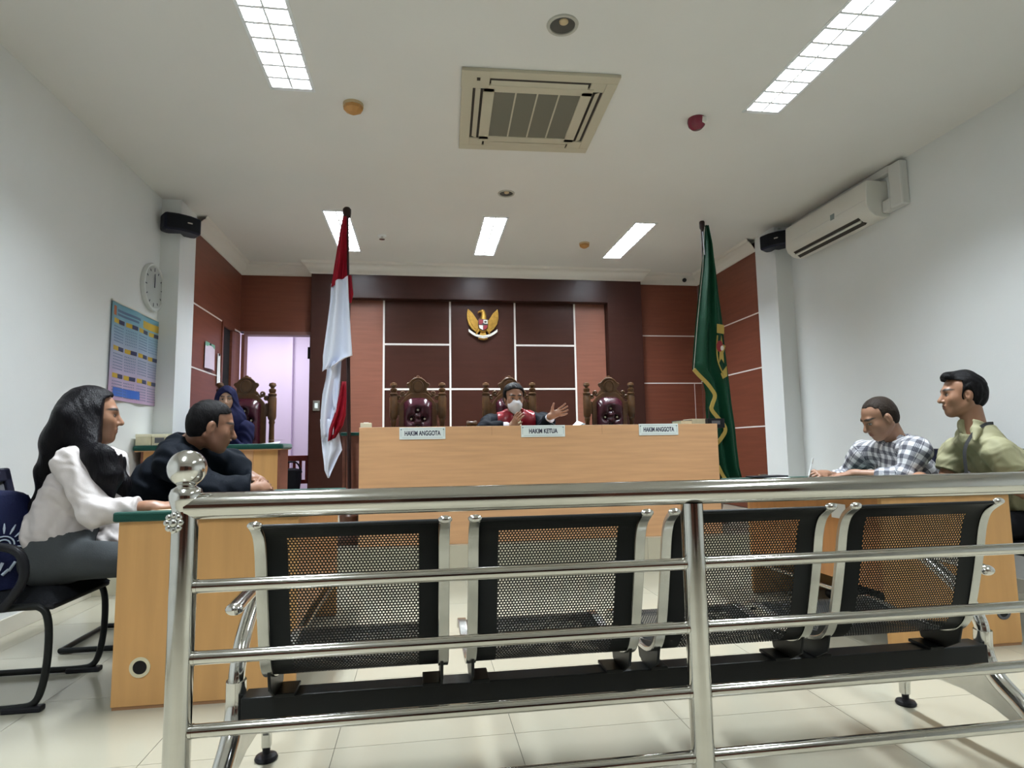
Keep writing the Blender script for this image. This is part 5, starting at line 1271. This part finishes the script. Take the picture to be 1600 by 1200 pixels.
F = Field(lo-V(0.05, 0.05, 0), hi-V(0, 0, 0.2), 0.006)
torso(F, J, 0.026, 0.06); arms(F, J, 0.022, flare=0.022, k=0.04)
F.cap(J['P'], J['P']-V(0, 0, 0.12), 0.135, 0.15, 0.05, lat=V(0, 1, 0), sx=1.4)
for s in 'LR': F.cap(J['E'+s], J['E'+s]*0.4+J['W'+s]*0.6-V(0, 0, 0.012), 0.068, 0.058, 0.03); F.cap(J['H'+s], J['K'+s], 0.10, 0.075, 0.03)
F.wrinkle(0.006, 75, (0.6, 0.2, 0.75), 8)
F.plane((0, 0, 0.40), (0, 0, -1)); F.ell(J['N']+V(0.03, 0, 0.045), (0.072, 0.078, 0.055), None, 0.015, True)
F.plane(J['WR']+V(-0.02, 0, 0), V(1, 0.25, 0))
garment('robe', F, 'robe_black', rob)
F = Field(J['N']-0.12, J['N']+0.12, 0.005); F.cap(J['N']+V(0.0, 0, -0.005), J['N']+V(0.014, 0, 0.028), 0.066, 0.062, 0.0); F.plane(J['N']+V(0, 0, 0.034), V(-0.25, 0, 1)); garment('collar', F, 'cuff_white', rob)
trousers(J, rob, 'trouser_black', V(-1.7, 3.2, 0.03), V(-0.85, 3.8, 0.72), 0.62); shoes(J, rob)
short_hair(rob, H, 'hair_black', front=0.066, thick=0.006, back=-0.045)

# ------------------------------------------------------------------ man writing in a checked shirt (faces -X)
J = dict(P=V(3.16, 3.52, 0.52), C=V(2.99, 3.47, 0.79), N=A(1402, 690, 3.42), SL=A(1432, 704, 3.22), SR=A(1350, 708, 3.66), fwd=V(-1, 0, 0))
J['EL'] = A(1412, 744, 3.22); J['WL'] = A(1332, 740, 3.40); J['ER'] = A(1318, 748, 3.80); J['WR'] = A(1290, 741, 3.64)
seated_legs(J, (-1, 0, 0), kz=0.55, stride=0.44, foot=0.46, gap=0.0)
H = Head(A(1374, 653, 3.42), (-0.86, 0.16, -0.44), (-0.35, 0, 1), k=1.03)
lo, hi = V(2.05, 3.02, 0.0), V(3.38, 3.98, 1.34)
pla = body('person', 'man in a black and white checked shirt bent over the paper he writes on', J, H, SK_MED, lo, hi, 0.005,
           hands=[dict(w=J['WL'], d=A(1290, 745, 3.50)-J['WL'], n=V(0, -0.25, 1), side=1, curl=(0.15, 0.25, 0.2), spread=0.14), dict(w=J['WR'], d=A(1262, 738, 3.60)-J['WR'], n=V(0.1, -0.6, 0.75), side=-1, curl=(0.6, 0.8, 0.5), thumb=(0.5, 0.5))], headkw=dict(jaw=1.02, nose=1.15))
def weave_of(J):
    def fn(v):
        out = np.zeros((len(v), 3)); best = np.full(len(v), 9.0); lat = unit(J['SL']-J['SR'])
        ax = unit(J['N']-J['P']); r = v-J['P']; wa = r@ax; u = r@lat; fr = np.cross(ax, lat); w = r@fr
        q = np.clip(wa, 0, 0.6); dt = np.sqrt((u/1.45)**2+w**2)-0.11; out[:, 0] = u+0.5*np.abs(w); out[:, 1] = wa; best = dt
        for s in 'LR':
            for a, b, rr in ((J['S'+s], J['E'+s], 0.06), (J['E'+s], J['W'+s], 0.05)):
                ab = b-a; L = np.linalg.norm(ab); d = ab/L; e1 = unit(np.cross(d, V(0, 0.3, 1))); e2 = np.cross(d, e1); p = v-a; h = np.clip(p@d, 0, L); dd = np.linalg.norm(p-h[:, None]*d, axis=1)-rr
                m = dd < best; best = np.where(m, dd, best); out[m, 0] = (np.arctan2(p@e2, p@e1)*0.06)[m]; out[m, 1] = (p@d)[m]+0.31
        return out
    return fn
F = Field(lo+V(0, 0, 0.4), hi-V(-0.04, 0, 0.22), 0.006)
torso(F, J, 0.018, 0.06); arms(F, J, 0.013, fore=False, k=0.04)
for s in 'LR':
    c = J['E'+s]+(J['W'+s]-J['E'+s])*0.42; F.cap(J['E'+s], c, 0.056, 0.047, 0.03)
F.wrinkle(0.0035, 85, (0.5, 0.3, 0.8), 3)
F.plane((0, 0, 0.50), (0, 0, -1)); F.ell(J['N']+V(-0.035, -0.01, 0.05), (0.075, 0.075, 0.06), None, 0.012, True)
garment('checked_shirt', F, 'shirt_plaid', pla, weave_of(J))
F = Field(J['N']-0.13, J['N']+0.13, 0.005); F.cap(J['N']+V(0.012, 0, 0.0), J['N']+V(-0.006, 0, 0.030), 0.068, 0.064, 0); F.plane(J['N']+V(0, 0, 0.036), V(0.3, 0, 1)); F.ell(J['N']+V(-0.07, -0.01, 0.03), (0.045, 0.03, 0.05), None, 0.008, True); garment('collar', F, 'shirt_plaid', pla, weave_of(J))
trousers(J, pla, 'trouser_black', V(2.5, 3.2, 0.03), V(3.36, 3.85, 0.7), 0.60); shoes(J, pla)
short_hair(pla, H, 'hair_grey', front=0.074, thick=0.003, back=-0.045, bald=0.0, side=1, wr=0.001)
# the pen in his hand
pt = A(1263, 746, 3.585); pe = A(1270, 716, 3.56)
t = thing('ball_pen', 'white pen held by the man in the checked shirt', 'pen', pt)
wpart('barrel', MB().tube([Vector(pt)+(Vector(pe)-Vector(pt))*0.12, Vector(pe)], 0.006, 8), 'paper', t, smooth=60); wpart('tip', MB().tube([Vector(pt), Vector(pt)+(Vector(pe)-Vector(pt))*0.12], [0.001, 0.004], 8), 'chrome_dull', t, smooth=60); wpart('clip', MB().tube([Vector(pe)+Vector((0, -0.006, 0)), Vector(pe)*0.7+Vector(pt)*0.3+Vector((0, -0.006, 0))], 0.0015, 6), 'chrome', t)

# ------------------------------------------------------------------ man in the olive shirt (faces -X, turned a little to the camera)
J = dict(P=V(3.22, 2.98, 0.53), C=V(3.17, 2.98, 0.83), N=A(1521, 672, 3.00), SL=A(1562, 708, 2.86), SR=A(1494, 706, 3.18), fwd=V(-1, 0, 0), slim=0.020)
J['EL'] = A(1568, 785, 2.84); J['WL'] = A(1490, 800, 2.80); J['ER'] = A(1470, 765, 3.20); J['WR'] = V(2.78, 3.12, 0.775)
J['WL'] = V(2.86, 2.80, 0.775); J['EL'] = V(3.10, 2.78, 0.70)
seated_legs(J, (-1, 0, 0), kz=0.54, stride=0.44, foot=0.45, gap=0.0)
H = Head(A(1503, 617, 3.02), (-0.84, 0.42, -0.02), k=1.0)
lo, hi = V(2.60, 2.60, 0.0), V(3.48, 3.42, 1.46)
oli = body('person', 'young man with short black hair in an olive short-sleeved shirt', J, H, SK_TAN, lo, hi, 0.0045,
           hands=[dict(w=J['WL'], d=V(-1, 0.2, -0.02), n=V(0, -0.2, 1), side=1, curl=(0.2, 0.3, 0.2)), dict(w=J['WR'], d=V(-1, -0.2, -0.02), n=V(0, 0.2, 1), side=-1, curl=(0.2, 0.3, 0.2))], headkw=dict(jaw=0.98, nose=1.05))
F = Field(lo+V(0.1, 0, 0.4), hi-V(-0.06, 0, 0.28), 0.0055)
torso(F, J, 0.020, 0.06)
for s in 'LR':
    c = J['S'+s]+(J['E'+s]-J['S'+s])*0.50; F.cap(J['S'+s], c, 0.060, 0.068, 0.04)
F.cap(J['P'], J['P']+V(0, 0, 0.1), 0.125, 0.12, 0.05, lat=unit(J['SL']-J['SR']), sx=1.42)
F.wrinkle(0.0055, 80, (0.7, -0.35, 0.65), 9); F.wrinkle(0.0015, 170, (0.3, 0.3, 0.9), 2)
F.plane((0, 0, 0.50), (0, 0, -1))
for s in 'LR':
    c = J['S'+s]+(J['E'+s]-J['S'+s])*0.52; d = unit(J['E'+s]-J['S'+s])
    F.op(lambda X, Y, Z, c=c, d=d: -np.minimum((X-c[0])*d[0]+(Y-c[1])*d[1]+(Z-c[2])*d[2], 0.085-np.sqrt((X-J['E'+s][0])**2+(Y-J['E'+s][1])**2+0*Z)), J['E'+s]-0.16, J['E'+s]+0.16, 0.004, sub=True)
F.ell(J['N']+V(-0.035, -0.012, 0.045), (0.078, 0.07, 0.07), None, 0.012, True)
F.ell(J['N']+V(-0.105, -0.035, -0.015), (0.05, 0.028, 0.075), None, 0.012, True)
garment('olive_shirt', F, 'shirt_olive', oli)
N_ = J['N']
F = Field(N_-0.17, N_+0.13, 0.005); F.cap(N_+V(0.012, 0, -0.008), N_+V(-0.012, -0.005, 0.026), 0.076, 0.068, 0); F.plane(N_+V(0, 0, 0.036), V(0.45, 0.1, 1)); F.ell(N_+V(-0.075, -0.025, 0.02), (0.055, 0.030, 0.07), None, 0.008, True)
F.cap(N_+V(-0.045, -0.062, -0.005), N_+V(-0.085, -0.085, -0.055), 0.028, 0.008, 0.02)
garment('collar', F, 'shirt_olive', oli)
lan = bez([Vector(N_)+Vector(q) for q in ((0.05, -0.075, 0.035), (-0.01, -0.082, 0.028), (-0.075, -0.07, -0.02), (-0.128, -0.065, -0.10), (-0.14, -0.07, -0.20), (-0.138, -0.075, -0.30))], 5)
wpart('lanyard', MB().sweep(lan, [(0.002, -0.008), (0.002, 0.008), (-0.002, 0.008), (-0.002, -0.008)], up=(-0.7, -0.7, 0)), 'lanyard_black', oli)
trousers(J, oli, 'trouser_black', V(2.55, 2.65, 0.03), V(3.45, 3.35, 0.7), 0.60); shoes(J, oli)
short_hair(oli, H, 'hair_black', front=0.078, thick=0.011, back=-0.045, quiff=0.004, wr=0.0025)

# ------------------------------------------------------------------ presiding judge (faces the camera)
J = dict(P=V(0.86, 5.83, PZ+0.50), C=V(0.85, 5.70, 1.10), N=A(806, 650, 5.58), SR=A(766, 663, 5.60), SL=A(850, 660, 5.62), fwd=V(0, -1, 0), floor=PZ)
J['ER'] = A(757, 664, 5.42)+V(0, 0, -0.04); J['WR'] = A(800, 664, 5.33)+V(0, 0, -0.01); J['EL'] = A(852, 668, 5.42); J['WL'] = A(861, 650, 5.26)
seated_legs(J, (0, -1, 0), kz=PZ+0.52, stride=0.40, foot=0.42, gap=0.0, az=PZ+0.09)
H = Head(A(803, 622, 5.50), (0.10, -1, -0.16), k=1.04)
lo, hi = V(0.40, 4.98, PZ), V(1.42, 6.05, 1.66)
jud = body('person', 'judge in a black robe with red satin front and white face mask, gesturing', J, H, SK_MED, lo, hi, 0.005,
           hands=[dict(w=J['WR'], d=A(814, 643, 5.25)-J['WR'], n=V(-0.5, -0.8, 0.2), side=1, curl=(0.15, 0.2, 0.2), spread=0.06, r0=0.009), dict(w=J['WL'], d=A(884, 640, 5.20)-J['WL'], n=V(-0.1, 0.8, -0.35), side=1, curl=(0.05, 0.15, 0.15), spread=0.13, thumb=(1.0, 0.2), k=1.1, r0=0.009)])
F = Field(lo, hi-V(0, 0, 0.25), 0.006)
torso(F, J, 0.028, 0.06)
for s in 'LR':
    F.cap(J['S'+s], J['E'+s], 0.075, 0.072, 0.04); c = J['E'+s]*0.45+J['W'+s]*0.55; F.cap(J['E'+s], c, 0.068, 0.062, 0.03)
F.wrinkle(0.005, 80, (0.6, 0.4, 0.7), 4); F.plane((0, 0, PZ+0.30), (0, 0, -1)); F.ell(J['N']+V(0, -0.03, 0.05), (0.07, 0.07, 0.055), None, 0.012, True)
garment('robe', F, 'robe_black', jud)
F = Field(lo+V(0.1, 0.3, 0.5), hi-V(0.1, 0, 0.25), 0.006); torso(F, J, 0.038, 0.06)
cN = J['N']
F.wrinkle(0.004, 90, (0.9, 0.2, 0.3), 2)
F.op(lambda X, Y, Z: -(np.abs(np.abs(X-cN[0]+0.0)-0.105)-0.07+0*Y+0*Z), lo, hi, 0.004, sub=True)
F.plane(cN+V(0, 0.07, 0), V(0, 1, 0)); F.ell(cN+V(0, -0.03, 0.05), (0.065, 0.07, 0.06), None, 0.012, True)
garment('satin_front', F, 'satin_red', jud, label='glossy red satin bands')
F = Field(cN-V(0.08, 0.25, 0.35), cN+V(0.08, 0.02, 0.05), 0.005); F.cap(cN+V(0, -0.085, -0.015), cN+V(0.0, -0.15, -0.22), 0.022, 0.034, 0.01, lat=V(1, 0, 0), sx=1.3); F.wrinkle(0.003, 90, (1, 0.2, 0.1), 3); garment('jabot', F, 'jabot_cream', jud)
for s in 'LR':
    a, b = J['E'+s], J['W'+s]; F = Field(np.minimum(a, b)-0.1, np.maximum(a, b)+0.1, 0.005); F.cap(a*0.5+b*0.5, a*0.22+b*0.78, 0.050, 0.043, 0); garment('shirt_cuff', F, 'cuff_white', jud)
F = Field(H.c-0.17, H.c+0.17, 0.0045)          # face mask: a shell over nose, mouth and chin
F.ell(H.p(0.042, 0, -0.055), (0.072, 0.067, 0.070), H.B, 0); F.cap(H.p(0.06, 0, -0.005), H.p(0.115, 0, -0.035), 0.016, 0.016, 0.03); F.cap(H.p(0.072, 0, -0.06), H.p(0.06, 0, -0.105), 0.035, 0.03, 0.02)
F.plane(H.p(0.09, 0, -0.008), 0.55*H.B[2]*1.0+0.0*H.B[0]+0.0*H.B[1]); F.plane(H.p(0.012, 0, 0), -H.B[0])
garment('face_mask', F, 'mask_white', jud)
F = Field(H.c-0.18, H.c+0.19, 0.005)
F.ell(H.p(-0.018, 0, 0.044), (0.108, 0.096, 0.096), H.B, 0); F.ell(H.p(-0.05, 0, -0.01), (0.08, 0.09, 0.09), H.B, 0.02); F.wrinkle(0.003, 110, (0.5, 0.5, 0.7), 2)
F.op(lambda X, Y, Z: _half(X, Y, Z, H, 0.066, 0), H.c-0.13, H.c+0.14, 0.014, sub=True); F.plane(H.p(0, 0, -0.075), -H.B[2])
garment('hair', F, 'hair_black', jud)
shoes(J, jud)

# ------------------------------------------------------------------ clerk in a navy headscarf
J = dict(P=V(-1.72, 5.95, PZ+0.50), C=V(-1.74, 5.90, 1.08), N=V(-1.76, 5.86, 1.26), SR=V(-1.95, 5.86, 1.20), SL=V(-1.57, 5.86, 1.20), fwd=V(0.1, -1, 0), floor=PZ)
H = Head(A(354, 625, 5.80), (0.22, -1, -0.04), k=0.97); J['N'] = H.c+V(-0.02, 0.03, -0.20); J['SR'] = J['N']+V(-0.18, 0, -0.06); J['SL'] = J['N']+V(0.18, 0, -0.06); J['C'] = J['N']+V(0, 0.02, -0.18); J['P'] = V(J['N'][0], 6.0, PZ+0.50)
J['ER'] = J['SR']+V(-0.03, -0.08, -0.24); J['EL'] = J['SL']+V(0.03, -0.08, -0.24); J['WR'] = V(J['N'][0]-0.12, 5.62, ZC+0.04); J['WL'] = V(J['N'][0]+0.12, 5.62, ZC+0.04)
seated_legs(J, (0.05, -1, 0), kz=PZ+0.50, stride=0.36, foot=0.38, gap=0.0, az=PZ+0.09)
lo, hi = V(-2.15, 5.44, PZ), V(-1.36, 6.18, 1.68)
cle = body('person', 'clerk in a navy headscarf and navy jacket behind the robed man', J, H, SK_FAIR, lo, hi, 0.006,
           hands=[dict(w=J['WR'], d=V(0.5, -0.8, 0), n=V(0, 0, 1), side=-1, curl=(0.2, 0.3, 0.2)), dict(w=J['WL'], d=V(-0.5, -0.8, 0), n=V(0, 0, 1), side=1, curl=(0.2, 0.3, 0.2))])
F = Field(lo-V(0.03, 0, 0), hi-V(-0.03, 0, 0.2), 0.007); torso(F, J, 0.016, 0.05); arms(F, J, 0.013, k=0.03); legs(F, J, 0.01); F.wrinkle(0.004, 80, (0.5, 0.4, 0.8), 6); F.plane((0, 0, PZ+0.12), (0, 0, -1)); garment('jacket', F, 'scarf_navy', cle)
F = Field(H.c-V(0.24, 0.2, 0.36), H.c+V(0.24, 0.2, 0.16), 0.006)
F.ell(H.p(-0.012, 0, 0.020), (0.110, 0.094, 0.112), H.B, 0); F.cap(H.p(0.0, 0, -0.06), H.p(-0.02, 0, -0.16), 0.085, 0.12, 0.05, lat=H.B[1], sx=1.2); F.cap(H.p(-0.01, 0, -0.17), H.p(0.01, 0, -0.25), 0.12, 0.11, 0.05, lat=H.B[1], sx=1.35); F.wrinkle(0.003, 85, (0.6, 0.3, 0.8), 7)
F.ell(H.p(0.105, 0, -0.018), (0.085, 0.058, 0.085), H.B, 0.01, True)
garment('headscarf', F, 'scarf_navy', cle)
shoes(J, cle)
